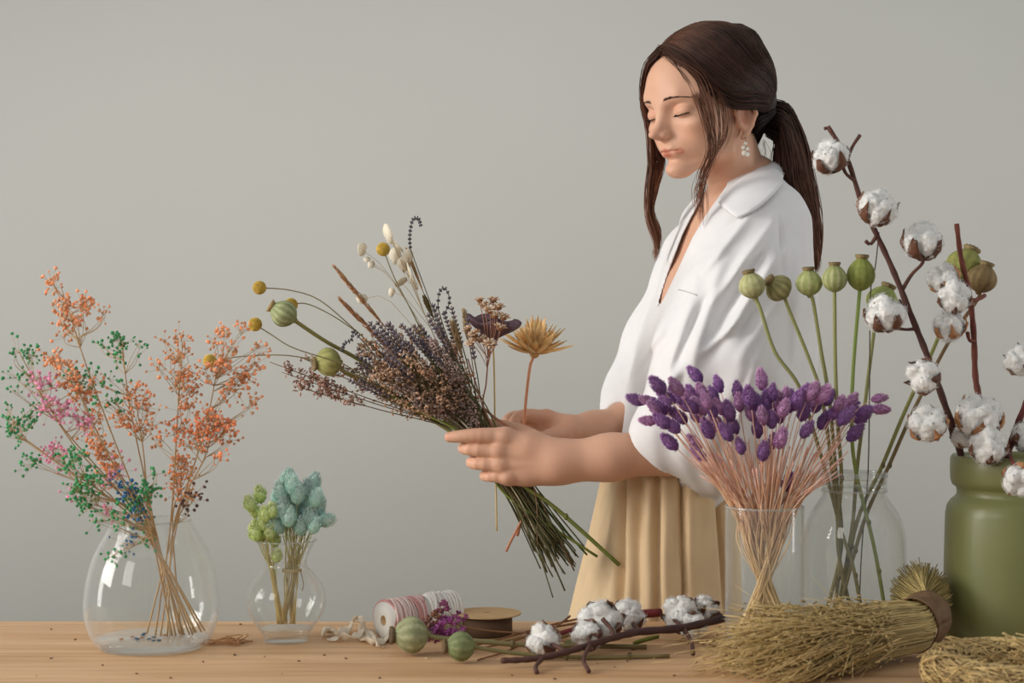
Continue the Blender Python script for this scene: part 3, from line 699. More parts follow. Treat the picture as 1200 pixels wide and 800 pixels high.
# ---- brows and lashes follow the face
from mathutils.bvhtree import BVHTree
bv = BVHTree.FromPolygons([tuple(v) for v in HV], [tuple(int(a) for a in q) for q in HQ])
def onface(y, z):
    h = bv.ray_cast(Vector((0.2, y, z)), Vector((-1, 0, 0)))
    return np.array(h[0]) if h[0] is not None else np.array((0.08, y, z))
for sd in (1, -1):
    b = MB(); P = []
    for k in range(75):
        t = rs.rand(); y = 0.013 + 0.037 * t; z = 0.0335 + 0.0050 * math.sin(t * 2.4) - 0.0055 * t + (rs.rand() - 0.5) * 0.0036 * (1.1 - t)
        a = onface(sd * y, z); e = onface(sd * (y + 0.006), z + 0.0022 * (0.9 - 1.4 * t))
        P.append([a + (0.0004, 0, 0), (a + e) / 2 + (0.0008, 0, 0), e + (0.0004, 0, 0)])
    b.tubes(h2w(np.array(P)), np.tile(np.array((0.00034, 0.0003, 0.0001)), (75, 1)), 3, BR * 2.8 + np.zeros((75, 3)))
    b.build('eyebrow', m_hair, person)
    b = MB(); ec = np.array((0.0720, sd * 0.0325, 0.0135)); P = []
    line = [ec + np.array((0.0156 * math.cos(a), 0.0170 * math.sin(a), -0.0062 + 0.0022 * abs(math.sin(a)))) for a in np.linspace(-1.1, 1.1, 11)]
    b.tube(h2w(np.array(line)), 0.0007, 5, col=BR * 0.6)
    for k in range(34):
        a = -0.9 + 1.95 * k / 33; p = ec + np.array((0.0156 * math.cos(a), 0.0170 * math.sin(a), -0.0062 + 0.0022 * abs(math.sin(a))))
        o = np.array((math.cos(a) * 0.7, math.sin(a), -0.55)) * 0.0062
        P.append([p, p + o * 0.55, p + o + (0, 0, 0.0016)])
    b.tubes(h2w(np.array(P)), np.tile(np.array((0.0003, 0.0002, 0.00008)), (34, 1)), 3, BR * 0.5 + np.zeros((34, 3)))
    b.build('eyelashes', m_hair, person)
# ---- earrings, trousers, shoes
for nm, p0 in (('earring', h2w((-0.001, 0.074, -0.046))), ('earring', h2w((-0.001, -0.074, -0.046)))):
    e = MB().tube([p0 + (0, 0, 0.004), p0 + (0.001, -0.002, -0.002), p0 + (0.001, -0.002, -0.020)], 0.0006, 5).build(nm, m_gold, person)
    g = MB()
    for dx, dz, r in ((0, -0.006, 0.0030), (-0.003, -0.012, 0.0034), (0.003, -0.014, 0.0030), (-0.002, -0.020, 0.0042), (0.003, -0.022, 0.0036)): g.ell(p0 + (dx, -0.003, dz), (r, r, r), 10, 7)
    g.build('pearl_drops', m_pearl, e)
def trousers():
    zs = [(546, 712, 858, 0.128), (566, 709, 861, 0.134), (590, 703, 864, 0.142), (630, 693, 866, 0.154), (680, 680, 866, 0.163), (730, 668, 866, 0.168)]
    n = 220; a = np.arange(n) * 2 * PI / n
    rows = []
    for py in list(np.linspace(540, 735, 40)):
        z = CAM_Z - (py - 400) / FPX * 2.48
        xl = np.interp(py, [r[0] for r in zs], [r[1] for r in zs]); xr = np.interp(py, [r[0] for r in zs], [r[2] for r in zs]); ry = np.interp(py, [r[0] for r in zs], [r[3] for r in zs])
        cx = ((xl + xr) / 2 - 600) / FPX * 2.48; rx = (xr - xl) / 2 / FPX * 2.48
        x = cx + rx * np.cos(a); y = 2.48 + ry * np.sin(a)
        px = 600 + x / y * FPX                          # pleats fall from the waistband, close together in front
        t = np.clip((py - 545) / 190, 0, 1); amp = 0.0095 * (1 - 0.45 * t) * np.clip((py - 540) / 14, 0, 1)
        drift = (px - 770) * (1 - 0.16 * t)
        pl = np.zeros(n)
        for c, wd, h in ((-46, 6, .8), (-37, 3.5, -1.7), (-29, 6, 1.1), (-19, 4, -.7), (-9, 7, 1.0), (1, 3.0, -1.7), (9, 7, .9), (29, 2.6, -1.9), (37, 9, .7), (71, 2.6, -1.7), (80, 6, .8)):
            pl += h * np.exp(-((drift - c) / wd) ** 2)
        k = amp * (np.where(y < 2.48, pl, 0.8 * np.sin(a * 17)) + 0.10 * np.sin(a * 23 + py / 40))
        rows.append(np.stack([x + k * np.cos(a), y + k * np.sin(a), np.full(n, z)], 1))
    V = np.concatenate(rows); K = len(rows); i = np.arange(K * n).reshape(K, n); nx = np.roll(i, -1, 1)
    q = np.stack([i[:-1], i[1:], nx[1:], nx[:-1]], -1).reshape(-1, 4)
    m = MB().add(V, q)
    zb = rows[-1][0, 2]
    for sgn in (1, -1):
        cx, cy = 0.213, 2.485 + sgn * 0.080
        prof = [(zb + 0.012, 0.100, 0.072), (0.55, 0.112, 0.082), (0.3, 0.120, 0.084), (0.035, 0.125, 0.085)]
        rr = []
        for z, rx, ry in prof:
            k = 1 + 0.05 * np.sin(a[::4] * 9)
            rr.append(np.stack([cx + rx * k * np.cos(a[::4]), cy + ry * k * np.sin(a[::4]), np.full(n // 4, z)], 1))
        i = np.arange(4 * (n // 4)).reshape(4, n // 4); nx = np.roll(i, -1, 1)
        m.add(np.concatenate(rr), np.stack([i[:-1], nx[:-1], nx[1:], i[1:]], -1).reshape(-1, 4))
    return m
tr = trousers().build('trousers', m_chino, person)
wb = MB(); a = np.linspace(0, 2 * PI, 60)
zt = CAM_Z - (541 - 400) / FPX * 2.48; cx = (785 - 600) / FPX * 2.48
for k in range(1):
    wb.tube(np.stack([cx + 0.097 * np.cos(a), 2.48 + 0.130 * np.sin(a), np.full(60, zt)], 1), 0.006, 6)
wb.build('waistband', m_chino, tr)
for sgn in (1, -1):
    s = MB(); y = 2.485 + sgn * 0.080
    s.ell((0.165, y, 0.034), (0.125, 0.042, 0.034), 20, 10)
    s.build('shoe', m_shoe, person)

# ================================================================== vases
m_glass = thin_glass('clear_glass')
m_glass_edge = thin_glass('clear_glass_rim', (0.93, 0.95, 0.94), 1.8, 0.10)
def glassware(name, label, px, d, prof_px, wall, thick, n=72, rings=()):
    """lathe the vessel from (radius px, height-line px) pairs read at its own distance; real wall and base thickness"""
    k = d / FPX
    x = (px - 600) * k
    pr = [(r * k, CAM_Z - (py - 400) * k) for r, py in prof_px]           # rim ... base
    dz = TZ - pr[-1][1]; pr = [(r, z + dz) for r, z in pr]
    P = np.array([(r, 0, z) for r, z in pr]); P = spline(P, 6)[:, [0, 2]]
    root = thing(name, label, 'vase', (x, d, TZ))
    inner = P[P[:, 1] > TZ + thick][:, :] - np.array([wall, 0]); inner[:, 0] = np.maximum(inner[:, 0], 0.002)
    full = np.concatenate([[[0.0005, TZ]], [[P[-1, 0], TZ]], P[::-1][1:], [[P[0, 0] - wall * 0.5, P[0, 1] + wall * 0.5]], inner, [[inner[-1, 0] * 0.96, TZ + thick + 0.001], [0.0005, TZ + thick]]])
    full[:, 1] += 0.0004
    MB().lathe(full, n, (x, d, 0)).build('glass_wall', m_glass, root)
    b = MB()
    a = np.linspace(0, 2 * PI, n + 1)
    for rr, zz, th in [(P[0, 0] - wall * 0.5, P[0, 1], wall * 0.75)] + [(P[np.argmin(abs(P[:, 1] - (TZ + h))), 0], TZ + h, th) for h, th in rings]:
        b.tube(np.stack([x + rr * np.cos(a), d + rr * np.sin(a), np.full(n + 1, zz)], 1), th, 8)
    b.build('rim', m_glass_edge, root)
    fb = MB().lathe([(0.0005, TZ + 0.0015), (P[-1, 0] * 0.93, TZ + 0.0015), (P[-1, 0] * 0.99, TZ + thick * 0.5), (inner[-1, 0] * 0.93, TZ + thick * 0.98), (0.0005, TZ + thick * 0.9)], n, (x, d, 0))
    fb.build('base', m_glass, root)
    return root, x
big_vase, BVX = glassware('round_glass_vase', 'large rounded clear glass vase full of coloured gypsophila sprigs', 178, 2.10,
    [(45.5, 611), (46.5, 614), (54, 628), (67, 652), (75, 680), (78, 706), (77, 724), (72, 742), (65, 754), (60, 759)], 0.0016, 0.011)
small_vase, SVX = glassware('small_glass_vase', 'small clear glass bud vase with flared lip holding mint and lime grass', 335, 2.14,
    [(36, 634), (32, 640), (25.5, 654), (25, 664), (33, 674), (43, 688), (47, 703), (43, 720), (33, 736), (27, 743), (25.5, 747), (26, 752)], 0.0014, 0.016)
tube_vase, TVX = glassware('straight_glass_vase', 'straight clear glass cylinder vase packed with purple bunny tail grass', 896, 2.10,
    [(46, 593), (46, 600), (46, 640), (46, 700), (46, 750), (45, 757)], 0.0018, 0.010)
jar, JRX = glassware('glass_jar', 'clear glass storage jar with threaded neck holding green poppy pods', 1001, 2.15,
    [(38, 554), (38, 558), (37, 566), (37.5, 574), (37, 580), (42, 588), (51, 602), (57.5, 620), (59.5, 642), (59.5, 700), (59, 735), (56, 746), (54, 749)], 0.0020, 0.009, rings=((0.2175, 0.0014), (0.2075, 0.0012), (0.198, 0.0016)))
m_olive = mat('olive_glaze', (120, 122, 74), 0.42, vary=0.05, scale=14, bump=0.03, bscale=60, coat=0.10)
k = 2.14 / FPX; gx = (1187 - 600) * k
olive = thing('ceramic_vase', 'tall matte olive green vase with a grooved neck holding cotton branches', 'vase', (gx, 2.14, TZ))
pr = np.array([(0.5, 533), (60, 533), (66, 533), (69, 533), (71, 536), (71.5, 548), (71, 562), (69, 568), (65, 570.5), (64, 573), (64, 579), (66, 582), (71, 586), (75, 592), (77, 602), (78, 640), (79.5, 700), (81, 735), (80, 746), (76, 750.4), (0.5, 750.4)])
out = [(r * k, TZ + 0.0003 + (750.4 - y) * k) for r, y in pr[3:]]
inn = [(0.0005, TZ + 0.012), (0.080, TZ + 0.012), (0.080, TZ + 0.17), (0.068, TZ + 0.19), (0.068, out[0][1] - 0.004), (0.070, out[0][1])]
MB().lathe((inn + out)[::-1], 72, (gx, 2.14, 0)).build('vessel', m_olive, olive)

# ================================================================== dried flowers: materials and shared heads
m_stalk = mat('dry_stalk', (255, 255, 255), 0.75, attr=True)
m_petal = mat('dry_petal', (255, 255, 255), 0.8, attr=True, trans=0.38)
m_solid = mat('dry_pod', (236, 236, 236), 0.75, attr=True, vary=0.20, scale=110, bump=0.15, bscale=700)
m_fuzz = mat('soft_fuzz', (255, 255, 255), 0.95, attr=True, rand=0.12, sheen=0.3, trans=0.35)
R0 = np.random.RandomState(11)
def L3(c): return np.array(lin(c))
def grad(c0, c1, n): t = np.linspace(0, 1, n)[:, None]; return L3(c0) * (1 - t) + L3(c1) * t

def fuzz_head(name, rx, h, c0, c1, seed, hairs=230, hl=0.0035):
    """ovoid bunny-tail head along +Z from 0 to h, covered by upswept hairs"""
    r = np.random.RandomState(seed); b = MB()
    n, m = 12, 9
    t = np.linspace(0, 1, m + 1); prof = np.sin(PI * t ** 0.8) ** 0.72
    b.lathe(np.stack([np.maximum(prof * rx * 0.94, 1e-4), t * h], 1), n, col=grad(c0, c1, m + 1))
    u = r.rand(hairs) ** 0.9; a = r.rand(hairs) * 2 * PI; pr = np.sin(PI * u ** 0.8) ** 0.72 * rx * 0.84
    base = np.stack([pr * np.cos(a), pr * np.sin(a), u * h], 1)
    dr = np.stack([np.cos(a) * 0.75, np.sin(a) * 0.75, 0.8 + 0.5 * u], 1) + r.randn(hairs, 3) * 0.18
    dr /= np.linalg.norm(dr, axis=1)[:, None]
    P = np.stack([base, base + dr * hl * 0.5, base + dr * hl], 1)
    b.tubes(P, np.tile(np.array((0.0006, 0.00045, 0.0001)), (hairs, 1)), 3, (L3(c0) + (L3(c1) - L3(c0)) * u[:, None]) * (0.9 + 0.35 * r.rand(hairs, 1)))
    return b.mesh(name, m_fuzz)

# ---- gypsophila in the round vase
def gyp(name, label, group, colour, tip_px, clouds, way, foot, d, seed, stalk=((190, 158, 112), (176, 138, 92)), florets=26, fr=0.0027):
    """tip_px: end of the main stalk; clouds: (px, py, rx, ry, count) puffs of florets carried by side branches"""
    r = np.random.RandomState(seed)
    root = thing(name, label, 'dried flower', W(*foot), group)
    main = np.array([W(*foot), W(*way), W((way[0] * 0.35 + tip_px[0] * 0.65), (way[1] * 0.4 + tip_px[1] * 0.6), d), W(*tip_px, d)])
    main[2] += r.randn(3) * 0.004
    ms = spline(main, 10)
    st = MB().tube(ms, [0.0013, 0.0011, 0.0009, 0.0006], 5, col=grad(*stalk, len(ms)))
    fl = MB()
    ico = np.array([(0, 0, 1), (.9, 0, .3), (.28, .85, .3), (-.73, .53, .3), (-.73, -.53, .3), (.28, -.85, .3), (0, 0, -.6)])
    T = np.array([(0, 1, 2), (0, 2, 3), (0, 3, 4), (0, 4, 5), (0, 5, 1), (6, 2, 1), (6, 3, 2), (6, 4, 3), (6, 5, 4), (6, 1, 5)])
    PB, RB = [], []
    for cx, cy, rx, ry, cnt in clouds:
        c = W(cx, cy, d + r.randn() * 0.012)
        # where the branch leaves the stalk: below the puff
        low = [i for i in range(10, len(ms)) if ms[i][2] < c[2] - 0.015] or [10]
        j = max(low[-1] - r.randint(0, 3), 8) if np.linalg.norm(ms[low[-1]] - c) < 0.12 else min(low, key=lambda i: np.linalg.norm(ms[i] - c) + 0.5 * abs(ms[i][2] - (c[2] - 0.06)))
        a = ms[j]; cnt = int(cnt * 1.35); nb = max(3, cnt // 9)
        for q in range(nb):
            e = c + np.array((r.randn() * rx * 0.55, r.randn() * rx * 0.5, r.randn() * ry * 0.55)) * d / FPX
            mid = a * 0.45 + e * 0.55 + np.array((r.randn() * 0.004, r.randn() * 0.004, -0.003))
            PB.append(spline(np.array([a, mid, e]), 5)); RB.append(np.linspace(0.0006, 0.0003, 11))
            for w in range(max(1, cnt // nb)):
                f = e + r.randn(3) * np.array((0.0065, 0.0065, 0.0065))
                PB.append(spline(np.array([e - (e - mid) * 0.2, f]), 10)); RB.append(np.full(11, 0.00022))
                s = fr * (0.7 + 0.6 * r.rand()); rot = np.linalg.qr(r.randn(3, 3))[0]
                fl.add((ico * s) @ rot.T + f, None, T, L3(colour) * (0.72 + 0.5 * r.rand()))
    st.tubes(np.array(PB), np.array(RB), 3, np.tile(L3(stalk[0]) * 0.95, (len(PB), 1)))
    st.build('stalk', m_stalk, root)
    stuff(fl.build('florets', m_petal, root))
    return root
OR, GR, PK, BL = (255, 194, 146), (92, 186, 124), (250, 188, 216), (70, 138, 190)
gg = 'dyed gypsophila sprigs in the large round vase'
gyp('gypsophila_sprig', 'tall orange gypsophila sprig rising highest above the round glass vase', gg, OR, (72, 338), [(66, 332, 12, 8, 26), (72, 352, 14, 12, 30), (84, 382, 14, 12, 34), (104, 352, 12, 8, 26), (98, 368, 9, 8, 18), (70, 378, 6, 8, 12), (124, 368, 6, 5, 10)], (172, 612, 2.07), (228, 741, 2.11), 2.05, 21)
gyp('gypsophila_sprig', 'orange gypsophila sprig on the left, mixed with pink florets beside it', gg, OR, (82, 430), [(72, 424, 18, 8, 36), (92, 440, 16, 12, 40), (58, 420, 9, 6, 16), (100, 460, 14, 12, 30), (80, 455, 12, 14, 24), (112, 480, 12, 12, 20)], (168, 612, 2.06), (236, 740, 2.10), 2.04, 22)
gyp('gypsophila_sprig', 'short orange gypsophila sprig in the middle of the round vase', gg, OR, (158, 462), [(158, 462, 12, 8, 34), (170, 478, 10, 10, 28), (148, 492, 11, 12, 32), (162, 500, 8, 8, 16), (182, 492, 6, 5, 9)], (178, 612, 2.09), (214, 744, 2.12), 2.08, 23)
gyp('gypsophila_sprig', 'low orange gypsophila sprig behind the green and blue florets', gg, OR, (118, 520), [(118, 520, 14, 14, 46), (128, 538, 12, 10, 34), (104, 505, 10, 10, 22), (138, 552, 10, 10, 22), (122, 560, 8, 8, 14)], (176, 612, 2.10), (206, 745, 2.12), 2.09, 24)
gyp('gypsophila_sprig', 'widest orange gypsophila sprig at the upper right of the round vase', gg, OR, (255, 430), [(246, 434, 16, 10, 44), (262, 416, 12, 10, 34), (252, 398, 12, 6, 24), (278, 385, 12, 5, 16), (290, 436, 10, 8, 30), (280, 450, 12, 8, 26), (302, 404, 6, 8, 12), (268, 460, 8, 8, 18), (300, 470, 8, 4, 14), (298, 424, 6, 5, 8)], (206, 612, 2.10), (172, 742, 2.11), 2.07, 25)
gyp('gypsophila_sprig', 'orange gypsophila sprig topped at the middle right, beside the wide one', gg, OR, (214, 402), [(214, 400, 9, 8, 22), (206, 418, 10, 8, 24), (192, 396, 4, 4, 6), (210, 440, 12, 12, 44), (222, 456, 10, 8, 28), (188, 430, 7, 6, 12), (216, 472, 8, 10, 18)], (200, 612, 2.09), (182, 744, 2.12), 2.08, 26)
gyp('gypsophila_sprig', 'dense reddish orange gypsophila sprig right of centre in the round vase', gg, (255, 180, 130), (252, 488), [(246, 490, 16, 10, 64), (258, 500, 10, 8, 34), (240, 504, 12, 8, 34), (264, 508, 8, 10, 20), (274, 514, 5, 5, 8), (206, 505, 12, 14, 34), (226, 520, 12, 8, 22), (254, 532, 6, 6, 10)], (204, 614, 2.08), (196, 745, 2.11), 2.06, 27)
gyp('gypsophila_sprig', 'low orange gypsophila sprig just above the right rim of the round vase', gg, OR, (212, 545), [(212, 545, 10, 12, 42), (206, 566, 10, 12, 36), (216, 580, 8, 8, 20), (224, 556, 6, 10, 14), (188, 520, 6, 8, 12)], (202, 614, 2.12), (212, 744, 2.13), 2.11, 28)
gyp('gypsophila_sprig', 'green gypsophila sprig reaching out furthest left over the table', gg, GR, (8, 500), [(14, 498, 8, 12, 28), (10, 478, 4, 8, 10), (40, 490, 8, 8, 18), (50, 470, 8, 6, 10), (36, 540, 12, 6, 18), (24, 510, 6, 6, 10)], (160, 612, 2.06), (240, 739, 2.09), 2.03, 29)
gyp('gypsophila_sprig', 'green gypsophila sprig at the upper left beside the pink florets', gg, GR, (22, 412), [(30, 416, 9, 6, 20), (18, 408, 5, 5, 8), (28, 440, 10, 10, 14), (20, 455, 6, 8, 8), (98, 448, 6, 8, 20), (86, 436, 5, 5, 8)], (166, 612, 2.09), (226, 743, 2.12), 2.06, 30)
gyp('gypsophila_sprig', 'tall loose green gypsophila sprig between the two orange plumes', gg, GR, (142, 398), [(142, 397, 9, 7, 26), (138, 412, 10, 6, 14), (166, 406, 5, 6, 10), (118, 402, 6, 6, 8), (112, 442, 10, 8, 14), (134, 470, 8, 8, 12), (140, 452, 6, 6, 8), (118, 468, 8, 8, 10)], (180, 612, 2.11), (200, 745, 2.13), 2.10, 31)
gyp('gypsophila_sprig', 'dense low green gypsophila sprig hanging over the left rim of the round vase', gg, GR, (100, 560), [(98, 572, 12, 12, 64), (104, 590, 10, 8, 36), (90, 545, 9, 10, 30), (112, 560, 10, 10, 22), (84, 530, 8, 10, 16), (110, 606, 12, 6, 16)], (164, 614, 2.05), (230, 741, 2.08), 2.04, 32)
gyp('gypsophila_sprig', 'dense green gypsophila sprig above the centre of the round vase rim', gg, GR, (172, 572), [(172, 572, 9, 10, 50), (168, 596, 9, 12, 44), (150, 592, 10, 8, 28), (184, 556, 5, 4, 8), (142, 608, 8, 6, 16), (136, 650, 6, 6, 12), (174, 640, 5, 5, 8)], (182, 620, 2.04), (210, 742, 2.08), 2.03, 33)
gyp('gypsophila_sprig', 'pink gypsophila sprig at the upper left of the round vase', gg, PK, (44, 452), [(46, 452, 9, 10, 44), (56, 474, 12, 8, 34), (76, 480, 8, 8, 24), (100, 500, 8, 10, 26), (92, 486, 8, 6, 16)], (168, 614, 2.07), (222, 743, 2.10), 2.03, 34)
gyp('gypsophila_sprig', 'lower pink gypsophila sprig behind the dense green florets', gg, PK, (68, 530), [(66, 526, 12, 8, 30), (72, 545, 8, 8, 14), (136, 556, 10, 10, 26), (80, 582, 6, 4, 8), (126, 596, 6, 6, 10)], (170, 614, 2.11), (216, 744, 2.12), 2.08, 35)
gyp('gypsophila_sprig', 'dark blue gypsophila sprig low in the middle of the round vase', gg, BL, (148, 570), [(148, 574, 9, 8, 36), (166, 594, 8, 8, 26), (158, 582, 6, 6, 14), (160, 626, 6, 5, 8), (150, 640, 6, 6, 6)], (176, 620, 2.03), (202, 745, 2.09), 2.02, 36)
gyp('gypsophila_sprig', 'thin brown sprig of dark buds above the right rim of the round vase', gg, (120, 92, 88), (226, 570), [(226, 578, 4, 10, 12), (222, 594, 5, 8, 12)], (206, 620, 2.07), (188, 745, 2.10), 2.06, 37, florets=8)

# ---- mint and lime bunny tails in the small vase
def bunny(label, group, head, p_head, zdir, path, c_top, c_low, spin, rad=0.0008, name='bunny_tail'):
    root = thing(name, label, 'dried grass', path[-1], group)
    pts = spline(np.array([p_head] + list(path)), 6)
    MB().tube(pts, [rad * 0.7, rad, rad * 1.15], 5, col=grad(c_top, c_low, len(pts))).build('stalk', m_stalk, root)
    place(head, 'seed_head', root, p_head, zdir, 0.85 + 0.3 * R0.rand(), spin)
mint = [fuzz_head('seed_head', 0.0086, 0.027, (188, 232, 220), (236, 252, 246), 40 + i, 240, 0.0056) for i in range(3)]
lime = [fuzz_head('seed_head', 0.0074, 0.020, (216, 238, 150), (244, 250, 205), 50 + i, 190, 0.0048) for i in range(3)]
gm = 'mint bunny tails in the small vase'
for i, (x, y) in enumerate([(215, 55), (200, 98), (178, 130), (168, 165), (228, 95), (320, 82), (188, 195), (215, 178), (250, 135), (285, 128), (302, 165), (328, 150), (335, 195), (268, 182), (240, 215), (212, 232), (265, 268), (300, 235), (362, 240), (160, 268), (285, 205), (322, 262), (235, 155), (250, 250), (305, 208), (196, 250), (340, 175)]):
    px, py = 280 + x / 3.63, 545 + y / 3.63; dd = 2.14 + R0.uniform(-0.028, 0.028) * (1 if y < 220 else 0.6) - (0.012 if y > 200 else 0)
    tip = W(px, py - 2, dd); pinch = W(342 + R0.uniform(-8, 8), 668, 2.14 + R0.uniform(-0.008, 0.008)); zd = nrm(tip - W(340, 700, 2.14)) 
    if x > 350: zd = nrm((1, -0.2, 0.12))
    if x == 160: zd = nrm((-0.7, -0.3, 0.5))
    ph = tip - zd * 0.013
    bunny({0: 'topmost mint bunny tail of the small vase, pointing straight up', 5: 'mint bunny tail standing apart at the upper right of the small vase', 18: 'mint bunny tail pointing sideways to the right of the small vase', 19: 'mint bunny tail leaning left towards the lime bunch'}.get(i, 'mint green bunny tail in the fuller bunch of the small vase'), gm, mint[i % 3], ph, zd, [ph - nrm(zd + nrm(tip - pinch)) * 0.03, pinch, W(338 + R0.uniform(-11, 9), 731, 2.14 + R0.uniform(-0.014, 0.014))], (170, 182, 130), (206, 180, 118), R0.rand() * 6)
gl = 'lime bunny tails in the small vase'
for i, (x, y) in enumerate([(90, 135), (48, 172), (66, 195), (110, 215), (142, 198), (76, 268), (70, 298), (100, 292), (132, 288), (152, 322), (162, 388), (106, 252), (142, 265), (86, 305)]):
    px, py = 280 + x / 3.63, 545 + y / 3.63; dd = 2.125 + R0.uniform(-0.016, 0.016)
    tip = W(px, py - 1, dd); pinch = W(320 + R0.uniform(-4, 4), 672, 2.13 + R0.uniform(-0.006, 0.006)); zd = nrm(tip - W(322, 690, 2.13)); ph = tip - zd * 0.010
    bunny({0: 'topmost lime bunny tail of the small vase', 1: 'lime bunny tail furthest left in the small vase', 10: 'lime bunny tail hanging low inside the neck of the small vase'}.get(i, 'lime green bunny tail in the lower bunch of the small vase'), gl, lime[i % 3], ph, zd, [ph - nrm(zd + nrm(tip - pinch)) * 0.02, pinch, W(329 + R0.uniform(-5, 5), 731, 2.135 + R0.uniform(-0.01, 0.01))], (180, 190, 110), (206, 176, 104), R0.rand() * 6)
tie = MB(); a = np.linspace(0, 2 * PI * 3, 60); c = W(342, 668, 2.14)
tie.tube(np.stack([c[0] + 0.0125 * np.cos(a), c[1] + 0.0115 * np.sin(a), c[2] + np.linspace(-0.002, 0.002, 60)], 1), 0.0008, 5, col=L3((196, 172, 120)))
tie.tube([c + (0.012, -0.004, 0), W(356, 685, 2.13), W(354, 692, 2.128)], 0.0006, 4, col=L3((150, 120, 80)))
tag(tie.build('twine_tie', m_stalk, None, loc=c), 'thin twine tied round the mint bunny tail stalks', 'twine')

# ---- purple bunny tails in the straight vase
purp = [fuzz_head('seed_head', 0.0072, 0.0262, (124, 76, 150), (198, 146, 206), 60 + i, 300, 0.0042) for i in range(3)] + [fuzz_head('seed_head', 0.0066, 0.0250, (184, 122, 178), (226, 182, 218), 66 + i, 300, 0.0042) for i in range(2)]
HD = [(228, 50), (127, 80), (66, 116), (97, 118), (175, 85), (288, 75), (215, 97), (150, 112), (245, 100), (98, 172), (137, 178), (165, 190), (130, 140), (195, 130), (240, 140), (185, 165), (275, 102), (270, 145), (290, 137), (345, 127), (340, 95), (318, 154), (375, 120), (376, 154), (407, 68), (397, 130), (437, 98), (420, 130), (450, 128), (473, 105), (485, 130), (434, 174), (457, 160), (410, 165), (287, 187), (262, 203), (312, 210), (160, 237), (226, 239), (237, 268), (288, 287), (348, 245), (410, 264), (436, 230), (457, 230), (520, 154), (527, 202), (520, 106), (550, 118), (570, 108), (575, 178), (590, 112), (602, 155), (618, 128), (648, 120), (640, 148), (660, 160), (684, 148), (728, 110), (728, 140), (657, 212), (475, 348), (215, 135), (255, 120), (540, 100), (556, 132), (500, 125), (630, 168), (205, 108), (225, 158), (165, 150), (395, 200), (330, 190), (110, 138), (465, 145), (180, 110), (680, 165)]
gp = 'purple bunny tails in the straight glass vase'
for i, (x, y) in enumerate(HD):
    px, py = 720 + x / 2.353, 420 + y / 2.353
    u = (px - 896) / 110
    dd = 2.10 + R0.uniform(-0.05, 0.05); tip = W(px, py, dd)
    pin = W(895 + u * 15 + R0.uniform(-8, 8), 644, 2.10 + R0.uniform(-0.014, 0.014))
    rim = W(896 + np.clip(u * 36, -38, 38) + R0.uniform(-3, 3), 596, 2.10 + (dd - 2.10) * 0.4)
    zd = nrm(nrm(tip - W(896 + u * 25, 610, 2.10)) + np.array((u * 0.45, 0, 0.15)) + R0.randn(3) * 0.16)
    if x > 700: zd = nrm((1, 0, 0.16 if y < 120 else -0.02))
    if x < 110: zd = nrm((-0.9, -0.1, 0.35 if y < 150 else 0.1))
    ph = tip - zd * 0.010
    foot = W(893 - u * 30 + R0.uniform(-9, 9), 748, 2.10 + R0.uniform(-0.026, 0.026))
    bunny({0: 'purple bunny tail sticking up highest before the shirt', 24: 'pale purple bunny tail sticking up highest in the middle of the straight vase bunch', 2: 'dark purple bunny tail at the far left tip of the bunch', 9: 'purple bunny tail pointing left below the far left tip', 58: 'upper of two pale purple bunny tails pointing right over the jar', 59: 'lower of two pale purple bunny tails pointing right over the jar', 61: 'small pale bunny tail low by the rim of the straight vase', 37: 'purple bunny tail hanging alone below the left side of the bunch', 60: 'purple bunny tail hanging below the right side, before the poppy stalks'}.get(i, 'purple dyed bunny tail standing in the straight glass vase'), gp, purp[i % 5], ph, zd, [ph - zd * 0.012 + (rim - ph) * 0.18, rim, pin, foot], (228, 176, 160), (238, 208, 146), R0.rand() * 6, 0.0008)
# bare stalks whose heads are lost in the bunch
root = thing('dry_stalk_bunch', 'bunch of bare pinkish straw stalks filling the straight glass vase', 'dried grass', W(893, 748, 2.10))
P, Cc = [], []
for i in range(120):
    u = R0.uniform(-1, 1); top = W(896 + u * 88 + R0.randn() * 8, 512 + R0.uniform(-8, 40) + 10 * abs(u), 2.10 + R0.uniform(-0.05, 0.05))
    P.append(spline(np.array([top, W(896 + u * 34 + R0.uniform(-4, 4), 596, 2.10 + R0.uniform(-0.025, 0.025)), W(895 + u * 16 + R0.uniform(-8, 8), 644, 2.10 + R0.uniform(-0.014, 0.014)), W(895 - u * 32 + R0.uniform(-9, 9), 748, 2.10 + R0.uniform(-0.026, 0.026))]), 6))
    Cc.append(grad((230, 178, 162), (238, 210, 150), len(P[-1])) * R0.uniform(0.8, 1.15))
stuff(MB().tubes(np.array(P), np.full((120, len(P[0])), 0.0008), 4, np.array(Cc)).build('stalks', m_stalk, root))

